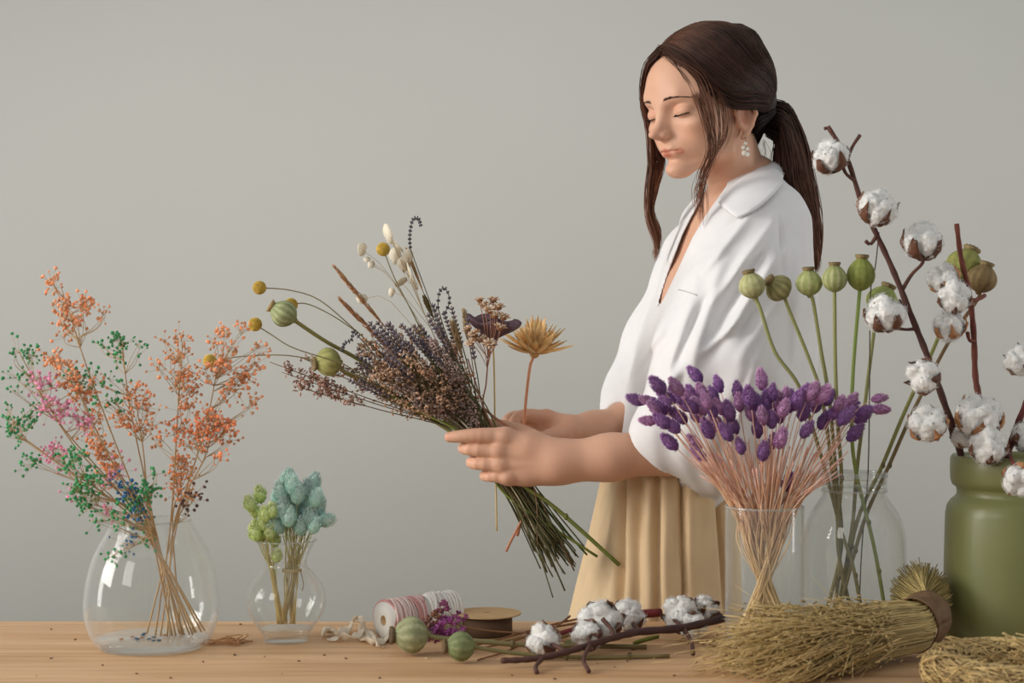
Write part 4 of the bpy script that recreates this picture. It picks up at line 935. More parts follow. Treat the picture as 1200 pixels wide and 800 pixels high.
# ---- poppy pods
def pod_mesh(rx, h, c0, c1, ribs=11, seed=0, crown=(150, 128, 84)):
    b = MB(); n = 44; m = 16; t = np.linspace(0, 1, m + 1)
    prof = np.stack([np.maximum(rx * np.sin(PI * np.clip(t, 0.0, 1) ** 0.9) ** 0.62, 0.0015), t * h], 1)
    r = np.random.RandomState(seed)
    a = np.arange(n) * 2 * PI / n
    rb = 1 + 0.045 * np.abs(np.cos(a * ribs / 2)) - 0.02
    V0 = len(b.v); b.lathe(prof, n, mod=lambda a: rb)
    w = 0.7 * (np.abs(np.cos(a * ribs / 2)) ** 3)[None, :, None] * np.clip(np.sin(PI * t) * 1.3, 0, 1)[:, None, None]
    C = L3(c0) * (1 - w) + L3(c1) * w
    b.c[-1] = (C * (0.92 + 0.16 * r.rand(m + 1, n, 1))).reshape(-1, 3)
    pod = b
    cr = MB(); k = 24; rad = rx * 0.44
    a = np.arange(k) * 2 * PI / k; sc = 1 + 0.16 * np.cos(a * k / 2)
    ring = lambda f, z: np.stack([rad * f * sc * np.cos(a), rad * f * sc * np.sin(a), np.full(k, z)], 1)
    V = np.concatenate([ring(0.84, h * 0.90), ring(0.80, h * 0.955), ring(1.0, h * 1.0), ring(0.96, h * 1.065), ring(0.60, h * 1.045), ring(0.05, h * 1.02)])
    i = np.arange(6 * k).reshape(6, k); nx = np.roll(i, -1, 1)
    cr.add(V, np.stack([i[:-1], nx[:-1], nx[1:], i[1:]], -1).reshape(-1, 4), None, np.repeat(np.array([L3(crown), L3(crown), L3(crown) * 1.2, L3(crown) * 0.8, L3(crown) * 0.7, L3(crown) * 0.6]), k, 0))
    return pod, cr
def poppy(label, centre, rpx, axis, stem, c0, c1, d, group=None, seed=0, hfac=2.1, rad=0.0026, s0=(150, 152, 96), s1=(122, 112, 68), crown=(150, 128, 84), name='poppy_pod'):
    """stem: list of points from the pod down"""
    root = thing(name, label, 'dried flower', stem[-1], group)
    rx = rpx * d / FPX; h = rx * hfac; ax = nrm(axis); base = np.asarray(centre) - ax * h * 0.5
    q = Vector(ax).to_track_quat('Z', 'Y').to_matrix().to_4x4(); q.translation = Vector(base)
    p, c = pod_mesh(rx, h, c0, c1, 10 + seed % 3, seed, crown)
    po = p.xform(q).build('pod', m_solid, root); c.xform(q).build('crown', m_solid, po)
    pts = spline(np.array([base + ax * 0.002] + list(stem)), 6); n = len(pts)
    rr = np.full(n, rad); rr[0] *= 1.5; rr[1] *= 1.55; rr[2] *= 1.35
    sm = MB().tube(pts, rr, 8, col=grad(s0, s1, n))
    for k in range(1, 3):
        j = int(n * (0.5 + 0.2 * k)) - 1
        if j < n: sm.ell(pts[j] + (0.0006, -0.0006, 0), (rad * 1.25, rad * 1.25, rad * 1.7), 8, 6, col=L3(s1) * 0.75)
    sm.build('stalk', m_stalk, root)
    return root
JB = 2.15
def JS(pts, dd): # jar stalk: neck passes inside the rim
    out = []
    for (x, y), o in zip(pts, dd): out.append(W(x, y, JB + o))
    return out
gq = 'poppy pods in the glass jar'
poppy('pale ribbed poppy pod, leftmost of the row above the jar', W(881, 334, JB), 15.5, (-0.25, -0.1, 1), JS([(891, 362), (908, 412), (936, 452), (955, 510), (970, 562), (986, 622), (1000, 665), (1012, 728)], [0, 0, 0, .01, .01, .0, -.01, -.02]), (184, 184, 124), (214, 210, 160), JB, gq, 1)
poppy('mottled brown tilted poppy pod, second from the left above the jar', W(912, 337, JB + .02), 16.5, (-0.75, -0.3, 0.55), JS([(922, 356), (948, 420), (964, 470), (976, 560), (984, 650), (976, 728)], [.02, .02, .01, 0, 0, .01]), (140, 134, 84), (196, 186, 128), JB, gq, 2, 1.85)
poppy('pale green poppy pod, third from the left above the jar', W(948, 331, JB + .01), 15.5, (-0.05, -0.1, 1), JS([(953, 354), (962, 410), (972, 470), (980, 560), (986, 640), (966, 726)], [.01, .01, .02, .02, .01, -.01]), (170, 178, 108), (206, 208, 150), JB, gq, 3)
poppy('green and cream poppy pod, fourth from the left above the jar', W(978, 326, JB - .01), 14.5, (0, 0, 1), JS([(978, 350), (979, 430), (982, 500), (986, 560), (982, 640), (1000, 728)], [-.01, -.01, -.01, -.01, -.01, 0]), (150, 160, 92), (212, 206, 160), JB, gq, 4, 2.3)
poppy('bright green poppy pod, tallest of the row above the jar', W(1009, 321, JB), 16.5, (0.06, 0, 1), JS([(1007, 346), (1000, 430), (998, 500), (1003, 552), (1020, 622), (1028, 660), (1039, 726)], [0, 0, -.01, -.01, -.01, -.01, -.02]), (142, 152, 70), (168, 172, 92), JB, gq, 5, 2.45, s0=(140, 164, 84), s1=(126, 132, 64))
poppy('green poppy pod peeping out behind a white cotton boll', W(1034, 352, JB + .05), 19, (0.45, 0.1, 1), JS([(1024, 390), (1014, 470), (1004, 552), (998, 622), (979, 728)], [.05, .03, .01, .0, .02]), (150, 164, 84), (176, 182, 108), JB, gq, 6, 2.0)
poppy('green poppy pod at the far right, half hidden behind the cotton', W(1131, 310, JB + .08), 22, (0.5, 0.2, 1), JS([(1122, 336), (1096, 404), (1062, 478), (1034, 545), (1004, 612), (988, 700)], [.07, .05, .03, .01, 0, .01]), (140, 142, 70), (168, 166, 92), JB, gq, 7, 1.9, s0=(150, 156, 84))
poppy('brown mottled poppy pod at the far right beside a cotton stalk', W(1151, 326, JB + .05), 18, (0.35, 0.0, 1), JS([(1146, 350), (1112, 400), (1072, 478), (1042, 545), (1012, 612), (982, 720)], [.05, .04, .03, .01, 0, -.01]), (128, 104, 64), (160, 138, 88), JB, gq, 8, 2.0, s0=(120, 84, 54))
wi = spline(np.array([W(1030, 272, JB + .03), W(1026, 310, JB + .03), W(1020, 346, JB + .03), W(1019, 450, JB + .02), W(1017, 556, JB), W(1010, 640, JB), W(1006, 730, JB)]), 6)
tag(MB().tube(wi, 0.0009, 5, col=L3((78, 62, 54))).build('thin_twig', m_stalk, None, loc=wi[-1]), 'thin dark bare twig standing among the poppy stalks in the jar', 'twig')

# ---- cotton
def boll_mesh(seed):
    r = np.random.RandomState(seed); s = SDF((-0.034,) * 3, (0.034, 0.034, 0.040), 0.0021); s.d = s.ell((0, 0, 0.004), (0.013, 0.013, 0.013))
    for k in range(5):
        a = k * 2 * PI / 5 + r.randn() * 0.15; c = (0.0128 * math.cos(a), 0.0128 * math.sin(a), 0.005 + r.randn() * 0.0025)
        s.add(s.ell(c, (0.0105 + r.rand() * .002, 0.0105 + r.rand() * .002, 0.0145 + r.rand() * .003)), 0.0012)
    for _ in range(16):
        v = nrm(r.randn(3)); s.add(s.ell(v * 0.0175 + np.array((0, 0, 0.005)), (0.0050 + .002 * r.rand(),) * 3), 0.002)
    V, Q = s.mesh(); V = relax(V, Q, 1)
    nn = np.array([mnoise.noise(Vector(v * 190 + seed)) + 0.5 * mnoise.noise(Vector(v * 420 + seed)) for v in V])
    cen = np.array((0, 0, 0.005)); D = V - cen; V = V + D / np.linalg.norm(D, axis=1)[:, None] * nn[:, None] * 0.0020
    b = MB().add(V, Q, None, (0.97, 0.965, 0.95))
    n = 700; i = r.randint(0, len(V), n); d = (V[i] - cen); d /= np.linalg.norm(d, axis=1)[:, None]
    t = np.cross(d, r.randn(n, 3)); p = V[i]; l = 0.0045
    P = np.stack([p, p + d * l * 0.45 + t * l * 0.25, p + d * l * 0.55 + t * l * 0.9], 1)
    b.tubes(P, np.tile(np.array((0.00022, 0.0002, 0.00008)), (n, 1)), 3, np.full((n, 3), 0.97))
    for _ in range(5):
        v = nrm(r.randn(3)); b.ell(V[r.randint(len(V))] * 1.0, (0.0011, 0.0008, 0.0016), 6, 4, rot=np.linalg.qr(r.randn(3, 3))[0], col=L3((120, 84, 52)))
    return b.mesh('cotton_boll', m_cotton)
m_cotton = mat('cotton_fibre', (250, 249, 246), 0.95, attr=True, sheen=0.3, trans=0.15, bump=0.25, bscale=500)
def husk_mesh(seed, c0, c1, spread=1.0, rough=1.0):
    r = np.random.RandomState(seed); b = MB()
    for k in range(5):
        a = k * 2 * PI / 5 + 0.63 + r.randn() * 0.1; pts = []
        n = 8
        for j in range(n + 1):
            t = j / n; rad = 0.003 + (0.0205 * spread) * math.sin(min(t * 1.25, 1) * PI / 2); z = -0.016 + 0.030 * t ** 1.5 - 0.004 * (t > 0.85) * (1 if r.rand() < 0.5 else -1)
            w = 0.0092 * math.sin(PI * min(1, (0.12 + 0.88 * t) ** 0.8)) ** 0.8 + 0.0004
            row = []
            for u in (-1, -0.5, 0, 0.5, 1):
                aa = a; rr = rad + 0.0035 * (1 - abs(u)) * (1 if t < 0.8 else 0.4)
                row.append((rr * math.cos(aa) - u * w * math.sin(aa), rr * math.sin(aa) + u * w * math.cos(aa), z + 0.001 * r.randn() * rough))
            pts.append(row)
        V, Q = sheet(pts, 0.0009, 1)
        b.add(V, Q, None, L3(c0) + (L3(c1) - L3(c0)) * r.rand())
    b.ell((0, 0, -0.016), (0.005, 0.005, 0.004), 10, 6, col=L3(c0))
    return b.mesh('husk', m_solid)
BOLL = [boll_mesh(70 + i) for i in range(4)]
HUSK = [husk_mesh(80, (92, 54, 36), (140, 92, 60)), husk_mesh(81, (80, 46, 34), (126, 80, 52)), husk_mesh(82, (160, 104, 62), (196, 140, 92), 1.05, 1.5)]
def boll(root, c, axis, size, i=0, husk=0, spin=0.0):
    ax = nrm(axis)
    b = place(BOLL[i % 4], 'cotton_boll', root, np.asarray(c) - ax * 0.004 * size, ax, size, spin)
    h = bpy.data.objects.new('husk', HUSK[husk]); COL.objects.link(h); h.parent = b
    return b
def cotton(label, pts, rad, twigs, bolls, col=((98, 58, 46), (78, 46, 40)), group='cotton branches in the olive vase', name='cotton_branch', foot=-1):
    P = spline(np.array(pts), 6); root = thing(name, label, 'dried branch', P[foot], group)
    b = MB(); n = len(P); rr = np.interp(np.linspace(0, 1, n), np.linspace(0, 1, len(rad)), rad) * (1 + 0.10 * np.sin(np.arange(n) * 1.9))
    b.tube(P, rr, 8, col=grad(*col, n))
    for t in twigs: b.tube(spline(np.array(t), 5), [rad[0] * 0.95, rad[0] * 0.7, rad[0] * 0.85], 6, col=L3(col[0]))
    b.build('stalk', m_solid, root)
    for i, (c, ax, s, bi, hi) in enumerate(bolls): boll(root, c, ax, s, bi, hi, i * 1.7)
    return root
D = 2.10
w = lambda x, y, o=0.0: W(x, y, D + o)
cotton('tall brown cotton branch leaning left out of the olive vase', [w(970, 148), w(992, 184), w(1010, 238, .01), w(1026, 272, .01), w(1048, 320, .01), w(1070, 375, .01), w(1088, 420, .01), w(1108, 476, .02), w(1126, 532, .03), w(1142, 620, .04), w(1160, 728, .05)], [0.0030, 0.0036, 0.0042, 0.0048, 0.0050],
       [[w(994, 182), w(1000, 170), w(1008, 158)], [w(974, 152), w(969, 150), w(966, 151)], [w(1002, 212), w(992, 204), w(987, 194)], [w(1027, 277), w(1020, 286), w(1014, 282)], [w(1056, 342, .01), w(1068, 322, .008), w(1081, 308, .0), w(1082, 294, -.004)], [w(1074, 385, .01), w(1062, 386), w(1048, 384, -.01)], [w(1116, 514, .02), w(1112, 500, -.01), w(1100, 490, -.02)], [w(1090, 420), w(1092, 430, -.006), w(1086, 440, -.012)]],
       [(w(973, 184, -.01), (-0.3, -0.5, 0.9), 0.98, 0, 1), (w(1028, 244, -.02), (0.25, -0.6, 0.8), 1.02, 1, 0), (w(1081, 284, -.005), (0.05, -0.35, 1), 1.05, 2, 1), (w(1037, 368, -.02), (-0.25, -0.5, 0.8), 1.05, 3, 1), (w(1082, 441, -.03), (-0.8, -0.7, 0.1), 0.92, 0, 0), (w(1087, 496, -.03), (-0.4, -0.7, 0.6), 0.98, 1, 2)])
cotton('reddish cotton branch rising straight in the middle of the olive vase', [w(1121, 262, .03), w(1126, 300, .03), w(1136, 345, .03), w(1141, 390, .03), w(1143, 440, .04), w(1148, 470, .04), w(1158, 540, .05), w(1165, 640, .06), w(1176, 728, .06)], [0.0034, 0.0040, 0.0046, 0.0048],
       [[w(1139, 352, .03), w(1148, 350, .04), w(1154, 346, .05)], [w(1142, 400, .03), w(1136, 398, .02), w(1134, 390, .01)]],
       [(w(1106, 326, .02), (-0.6, -0.3, 0.7), 0.82, 2, 2), (w(1119, 348, .0), (-0.2, -0.8, 0.4), 0.88, 3, 0), (w(1113, 381, .01), (-0.3, -0.45, 0.9), 0.85, 0, 2), (w(1147, 488, -.01), (0.1, -0.5, 0.9), 1.18, 1, 2)], col=((128, 66, 50), (110, 56, 44)))
cotton('reddish cotton branch leaning right, cut by the frame at the olive vase', [w(1238, 380, .02), w(1216, 440, .02), w(1200, 478, .02), w(1184, 522, .03), w(1176, 560, .04), w(1180, 650, .05), w(1194, 728, .06)], [0.0034, 0.0042, 0.0048, 0.005],
       [[w(1222, 426, .02), w(1212, 424, .01), w(1204, 424)], [w(1182, 528, .02), w(1186, 540, -.045), w(1192, 548, -.075)]],
       [(w(1196, 422, -.005), (-0.6, -0.5, 0.4), 0.82, 2, 0), (w(1158, 522, -.03), (-0.1, -0.8, 0.6), 0.98, 3, 0), (w(1196, 562, -.095), (-0.3, -0.7, -0.5), 0.88, 0, 2), (w(1206, 512, .0), (0.2, -0.6, 0.7), 0.9, 1, 1), (w(1128, 512, .0), (-0.5, -0.5, 0.5), 0.6, 2, 0)], col=((120, 52, 44), (104, 46, 40)))

# ================================================================== the bouquet in her hands
R1 = np.random.RandomState(5)
GD = 2.362
def gripped(tip, td, s=None, tail=None, spread=1.0, sub=8, sag=0.0):
    """a stem from its tip (px, depth) through the closed hand to its cut end; s = -1..1 place across the bundle"""
    s = R1.uniform(-1, 1) if s is None else s
    off = R1.uniform(-0.016, 0.012)
    g0 = W(552 + s * 17, 492 - s * 15, GD + off); g1 = W(612 + s * 15, 578 - s * 7, GD + off * 0.9)
    gm = W(581 + s * 12, 536 - s * 10, GD + off * 0.8)
    T = W(*tip, td)
    if tail is None:
        dr = nrm(g1 - gm) + 0.35 * nrm(g1 - T); tail_p = g1 + nrm(nrm(dr) + np.array((R1.uniform(-.32, .12), R1.uniform(-.2, .2), 0))) * R1.uniform(0.06, 0.135)
    else: tail_p = W(*tail, GD + off)
    m = (T + g0) / 2 + np.array((0, 0, -sag))
    return spline(np.array([T, m, g0, gm, g1, tail_p]), sub)
def stem_thing(name, label, group, P, rad, c0, c1, cat='dried flower', sides=5):
    root = thing(name, label, cat, P[len(P) // 2], group)
    MB().tube(P, rad, sides, col=grad(c0, c1, len(P))).build('stalk', m_stalk, root)
    return root
# ---- lavender: a spike of calyx whorls
def lavender_mesh(seed, n=9, L=0.055, c=(122, 112, 132), c2=(168, 148, 142)):
    r = np.random.RandomState(seed); b = MB(); z = 0.0
    b.tube([(0, 0, 0), (0, 0, L)], 0.0007, 4, col=L3((110, 100, 84)))
    for k in range(n):
        z = L * k / n
        for q in range(5):
            a = q * 1.257 + k * 0.6 + r.randn() * 0.2; d = nrm((math.cos(a), math.sin(a), 1.1)); rot = np.array(Vector(d).to_track_quat('Z', 'Y').to_matrix())
            b.ell(np.array((0, 0, z)) + d * 0.0028, (0.0013, 0.0013, 0.0030), 5, 3, rot, L3(c if r.rand() < 0.6 else c2) * (0.7 + 0.6 * r.rand()))
    return b.mesh('flower_spike', m_solid)
LAV = [lavender_mesh(i) for i in range(3)]
gb = 'lavender in the hand-held bouquet'
for i in range(46):
    u = R1.rand(); v = R1.rand()
    tx = 422 + 118 * u + R1.randn() * 8; ty = 424 - 42 * u + 55 * (v - 0.42) + (10 if u < 0.2 else 0)
    td = 2.345 + R1.uniform(-0.045, 0.055)
    P = gripped((tx, ty), td, s=np.clip((u - 0.45) * 1.8 + R1.randn() * 0.25, -1.1, 1.1))
    g = i % 3
    root = stem_thing('dried_lavender', 'greyish purple lavender in the thick middle of the hand-held bouquet', gb, P[3:], [0.0009, 0.0011], (100, 98, 62), (84, 84, 48))
    ax = nrm(P[0] - P[5]); place(LAV[g], 'flower_spike', root, P[3] - ax * 0.004, ax, 0.9 + 0.3 * R1.rand(), R1.rand() * 6)
def curl_spike(label, pts, d, s, down):
    P = spline(np.array([W(x, y, d) for x, y in pts]), 5)
    st = gripped(down, d, s=s)
    root = thing('dried_lavender', label, 'dried flower', st[20], gb)
    MB().tube(np.concatenate([P[::1], st[2:]]), 0.0008, 5, col=L3((104, 98, 84))).build('stalk', m_stalk, root)
    b = MB(); n = len(P)
    for k in range(0, n, 2):
        for q in range(4):
            a = q * 1.57 + k * .7; t = nrm(P[min(k + 1, n - 1)] - P[max(k - 1, 0)]); sd = nrm(np.cross(t, (math.cos(a), math.sin(a), 0.2)))
            b.ell(P[k] + sd * 0.0017, (0.0012, 0.0012, 0.0019), 5, 4, None, L3((94, 90, 100)) * R1.uniform(0.7, 1.2))
    b.build('flower_spike', m_solid, root)
curl_spike('tall dark lavender with a hooked tip, highest in the bouquet', [(493, 264), (490, 256), (484, 257), (481, 268), (480, 280), (481, 292)], 2.36, 0.15, (484, 300))
curl_spike('dark lavender curled into a loop right of the bouquet centre', [(522, 366), (527, 352), (522, 338), (515, 342), (513, 360)], 2.33, 0.4, (514, 368))
curl_spike('drooping dark lavender at the left edge of the bouquet', [(401, 410), (404, 402), (412, 398), (414, 388), (420, 394)], 2.31, -0.6, (428, 408))
# ---- feathery brown sprigs
def heath(tip, d, s, seed, label, c=(158, 122, 98), n=44, spread=0.032, length=0.12, name='brown_sprig', group='brown feathery sprigs in the bouquet', st=((120, 96, 66), (92, 84, 50))):
    r = np.random.RandomState(seed); P = gripped(tip, d, s=s); root = thing(name, label, 'dried flower', P[20], group)
    b = MB().tube(P, [0.0006, 0.0010, 0.0011], 5, col=grad(*st, len(P)))
    cum = np.cumsum(np.r_[0, np.linalg.norm(np.diff(P, axis=0), axis=1)]); PB, RB = [], []; fl = MB()
    for k in range(n):
        l = length * r.rand() ** 0.8; j = min(np.searchsorted(cum, l), len(P) - 2); t = nrm(P[j] - P[j + 1]); sd = np.cross(t, nrm(r.randn(3)))
        ln = spread * (0.45 + 0.7 * r.rand()) * (0.6 + l / length * 0.6); e = P[j] + t * ln * 0.9 + sd * ln * 0.55
        br = spline(np.array([P[j], (P[j] + e) / 2 + t * ln * 0.05 + sd * 0.002, e]), 4); PB.append(br); RB.append(np.linspace(0.0005, 0.0002, len(br)))
        for q in range(7):
            m = br[r.randint(3, len(br))] + r.randn(3) * 0.0026
            fl.ell(m, np.array((0.0015, 0.0015, 0.0025)) * (0.7 + 0.6 * r.rand()), 4, 3, np.linalg.qr(r.randn(3, 3))[0], L3(c) * (0.6 + 0.7 * r.rand()))
    b.tubes(np.array(PB), np.array(RB), 3, np.tile(L3(st[0]), (len(PB), 1))); b.build('stalk', m_stalk, root)
    stuff(fl.build('florets', m_petal, root))
hs = [((405, 428), -.8, 'left, over the lower poppy pod'), ((425, 405), -.6, 'upper left beside the rust plumes'), ((440, 440), -.7, 'lower left of the lavender'), ((462, 448), -.4, 'bottom of the flower mass'), ((468, 398), -.2, 'centre left of the lavender'),
      ((492, 388), 0, 'centre top of the lavender'), ((510, 402), .2, 'centre right of the lavender'), ((530, 408), .4, 'right of the lavender'), ((482, 430), -.2, 'middle of the lavender'), ((505, 436), .1, 'middle right low in the lavender'), ((436, 396), -.45, 'high among the rust plumes'), ((476, 415), -.1, 'front of the lavender'), ((498, 452), 0, 'just above the stalks'), ((520, 432), .3, 'right edge of the lavender'), ((452, 430), -.6, 'lower left front of the lavender'), ((448, 415), -.5, 'left half of the lavender'), ((418, 445), -.9, 'lowest on the left of the flower mass')]
for i, (tp, s, wd) in enumerate(hs):
    heath(tp, 2.345 + R1.uniform(-0.05, 0.05), s, 300 + i, 'feathery brown sprig in the bouquet, ' + wd, (224, 190, 160) if i % 3 else (192, 168, 160))
for i, (tp, wd) in enumerate([((316, 424), 'reaching furthest left under the yellow ball'), ((344, 452), 'drooping lowest at the left'), ((352, 418), 'beside the lower poppy pod'), ((330, 436), 'between the two left tips')]):
    heath(tp, 2.33 + 0.015 * i, -0.9, 330 + i, 'long thin pinkish brown sprig, ' + wd, (206, 168, 152), 20, 0.022, 0.11, 'thin_brown_sprig', 'thin brown sprigs at the left of the bouquet')
# ---- rust grass plumes
def plume(label, tip, d, s, c, L=0.085, seed=0, wd=0.0042, name='grass_plume'):
    r = np.random.RandomState(seed); P = gripped(tip, d, s=s); root = stem_thing(name, label, 'grass plumes in the bouquet', P, [0.0006, 0.0010], (150, 112, 74), (112, 98, 56), 'dried grass')
    cum = np.cumsum(np.r_[0, np.linalg.norm(np.diff(P, axis=0), axis=1)]); n = 260; Q = []; Cc = []
    for k in range(n):
        l = L * r.rand(); j = min(np.searchsorted(cum, l), len(P) - 2); f = (l - cum[max(j - 1, 0)]) / (cum[j] - cum[max(j - 1, 0)] + 1e-9) if j else 0
        p = P[max(j - 1, 0)] * (1 - f) + P[j] * f; t = nrm(P[max(j - 1, 0)] - P[j + (j == 0)]); sd = np.cross(t, nrm(r.randn(3))); w_ = wd * math.sin(PI * min(1, 0.12 + 0.86 * l / L)) ** 0.6
        Q.append([p, p + t * 0.004 + sd * w_ * 0.7, p + t * 0.010 + sd * w_]); Cc.append(L3(c) * (0.65 + 0.7 * r.rand()))
    b = MB().tubes(np.array(Q), np.tile((0.0006, 0.0007, 0.00015), (n, 1)), 3, np.array(Cc)); b.build('plume', m_petal, root)
plume('long rust brown grass plume pointing up left from the bouquet', (394, 315), 2.33, -0.3, (206, 160, 116), 0.11, 1)
plume('shorter rust brown grass plume below the long one', (401, 353), 2.31, -0.45, (200, 150, 108), 0.09, 2)
plume('pale tan grass plume under the white seed discs', (478, 296), 2.37, 0.1, (206, 164, 112), 0.06, 3, 0.0026)
plume('small green brown grass plume above the lavender', (499, 352), 2.32, 0.25, (128, 112, 70), 0.030, 4, 0.0042)
plume('cream grass plume between the bouquet centre and the dark seed cup', (545, 368), 2.36, 0.6, (214, 190, 146), 0.05, 5, 0.006)
plume('second cream grass plume just left of the dark seed cup', (531, 380), 2.33, 0.5, (206, 180, 138), 0.05, 6, 0.006)
# ---- yellow ball flowers
def ball_mesh():
    r = np.random.RandomState(3); b = MB(); b.ell((0, 0, 0), (0.0092,) * 3, 16, 12, col=L3((206, 168, 58)))
    k = 260; i = np.arange(k); z = 1 - 2 * (i + .5) / k; a = i * 2.39996; q = np.sqrt(1 - z * z); D = np.stack([q * np.cos(a), q * np.sin(a), z], 1)
    for d in D: b.ell(d * 0.0092, (0.0010, 0.0010, 0.0010), 5, 3, None, L3((228, 192, 84)) * r.uniform(0.8, 1.1))
    return b.mesh('flower_ball', m_solid)
BALL = ball_mesh()
for tip, d, s, lb, path in (((304, 337), 2.34, -.6, 'yellow ball flower, topmost of those at the left of the bouquet', [(340, 340), (375, 352), (418, 388)]), ((299, 380), 2.31, -.8, 'yellow ball flower left of the upper poppy pod', [(318, 392), (345, 408), (400, 425)]), ((246, 423), 2.32, -.9, 'yellow ball flower at the far left tip, by the orange florets', [(290, 417), (350, 418), (420, 440)]),
                            ((449, 292), 2.35, -.05, 'yellow ball flower among the white seed discs', [(462, 325), (480, 360), (500, 400)]), ((341, 357), 2.36, -.7, 'yellow ball flower mostly hidden behind the upper poppy pod', [(360, 356), (390, 370), (420, 390)])):
    g = gripped(path[-1], d, s=s); P = np.concatenate([spline(np.array([W(*tip, d)] + [W(*q, d) for q in path]), 6)[:-1], g])
    root = stem_thing('yellow_ball_flower', lb, 'yellow ball flowers in the bouquet', P, 0.0009, (132, 120, 84), (104, 100, 56))
    place(BALL, 'flower_ball', root, P[0], P[0] - P[3], 1.0, R1.rand() * 6)
# ---- poppies of the bouquet
poppy('green ribbed poppy pod at the upper left of the held bouquet', W(332, 367, 2.31), 15.5, (-0.75, -0.1, 0.45), [W(349, 378, 2.32), W(382, 400, 2.35), W(425, 424, 2.39), W(500, 474, 2.40), W(560, 520, 2.375), W(604, 562, 2.352), W(652, 596, 2.35), W(726, 662, 2.35)], (140, 150, 96), (196, 198, 156), 2.31, 'poppy pods in the bouquet', 11, 2.15, 0.0030, (150, 142, 88), (112, 122, 50), (196, 164, 112))
poppy('yellow green poppy pod behind brown sprigs, lower left of the held bouquet', W(384, 424, 2.33), 17, (-0.7, -0.3, -0.1), [W(402, 434, 2.34), W(440, 455, 2.37), W(510, 494, 2.385), W(570, 535, 2.358), W(610, 568, 2.362), W(640, 620, 2.362)], (158, 158, 88), (188, 184, 118), 2.33, 'poppy pods in the bouquet', 12, 1.9, 0.0030, (150, 138, 80), (104, 112, 50))
# ---- white seed discs
def seed_disc(r, b, c, R, seed):
    rr = np.random.RandomState(seed); nn = nrm(rr.randn(3) + np.array((0, -1.6, 0))); U = nrm(np.cross(nn, (0.1, 0.2, 1))); V = np.cross(nn, U); k = 14; a = np.arange(k) * 2 * PI / k
    e = c + R * (np.cos(a)[:, None] * U * 0.72 + np.sin(a)[:, None] * V) * (1 + 0.08 * rr.randn(k, 1)); mid = c + nn * 0.0012
    b.add(np.concatenate([e, e + nn * 0.0005, [mid, mid - nn * 0.002]]), [(i, (i + 1) % k, (i + 1) % k + k, i + k) for i in range(k)], [(k + i, k + (i + 1) % k, 2 * k) for i in range(k)] + [((i + 1) % k, i, 2 * k + 1) for i in range(k)], L3((248, 240, 222)) * rr.uniform(0.9, 1.05))
P = gripped((458, 278), 2.37, s=0.0); root = stem_thing('seed_disc_sprig', 'sprig of papery white seed discs standing at the top of the bouquet', None, P, [0.0006, 0.0010], (176, 156, 120), (120, 110, 66))
dl = MB(); tw = []
for q, (x, y, R_) in enumerate([(455, 274, .0125), (466, 288, .010), (463, 300, .011), (474, 308, .012), (480, 318, .011), (485, 330, .010), (430, 304, .006), (435, 310, .0065), (424, 292, .009), (478, 300, .009), (424, 350, .010), (470, 330, .010), (459, 342, .006)]):
    c = W(x, y, 2.37 + R1.uniform(-.015, .015)); d1 = MB(); seed_disc(R1, d1, c, R_ * 1.2, 400 + q); d1.build('seed_disc', m_petal, root)
    tw.append(spline(np.array([P[min(2 + int((y - 270) / 12), 12)] if x > 440 else P[12], (c + P[6]) / 2, c]), 3))
MB().tubes(np.array(tw), np.full((len(tw), 7), 0.0004), 3, np.tile(L3((170, 146, 108)), (len(tw), 1))).build('twigs', m_stalk, root)
# ---- dark lotus cup
c = W(577, 384, 2.36); st = spline(np.array([c + (0, 0, -0.012), W(579, 430, 2.362), W(580, 500, 2.366), W(581, 560, 2.364), W(582, 622, 2.362)]), 6)
root = stem_thing('lotus_seed_cup', 'dark purple lotus seed cup on a thin straw stalk in the bouquet', None, st, 0.0013, (196, 172, 110), (206, 178, 112), sides=6)
lob = lambda aa: 1 + 0.09 * np.cos(aa * 5 + 1) + 0.05 * np.cos(aa * 9)
pr = np.array([(0.003, -0.024), (0.006, -0.020), (0.011, -0.013), (0.019, -0.007), (0.028, -0.001), (0.0355, 0.006), (0.038, 0.0105), (0.0365, 0.0125), (0.033, 0.010), (0.026, 0.0085), (0.0005, 0.0075)])
cup = MB().lathe(pr, 36, (0, 0, 0), col=L3((104, 76, 84)), mod=lob)
vv = cup.v[0]; cup.v[0] = vv + np.stack([0 * vv[:, 0], 0 * vv[:, 0], 0.0045 * np.sin(np.arctan2(vv[:, 1], vv[:, 0]) * 4 + .6) * np.clip((vv[:, 2] + .01) / .02, 0, 1)], 1)
for k in range(9):
    aa = k * 2.4; rr = 0.009 + 0.015 * (k % 3) / 2; cup.ell((rr * math.cos(aa), rr * math.sin(aa), 0.0095), (0.004, 0.004, 0.003), 8, 5, col=L3((48, 34, 40)))
M = Matrix.Translation(Vector(c)) @ Matrix.Rotation(math.radians(8), 4, 'Y') @ Matrix.Rotation(math.radians(6), 4, 'X'); cup.xform(M).build('seed_cup', m_solid, root)
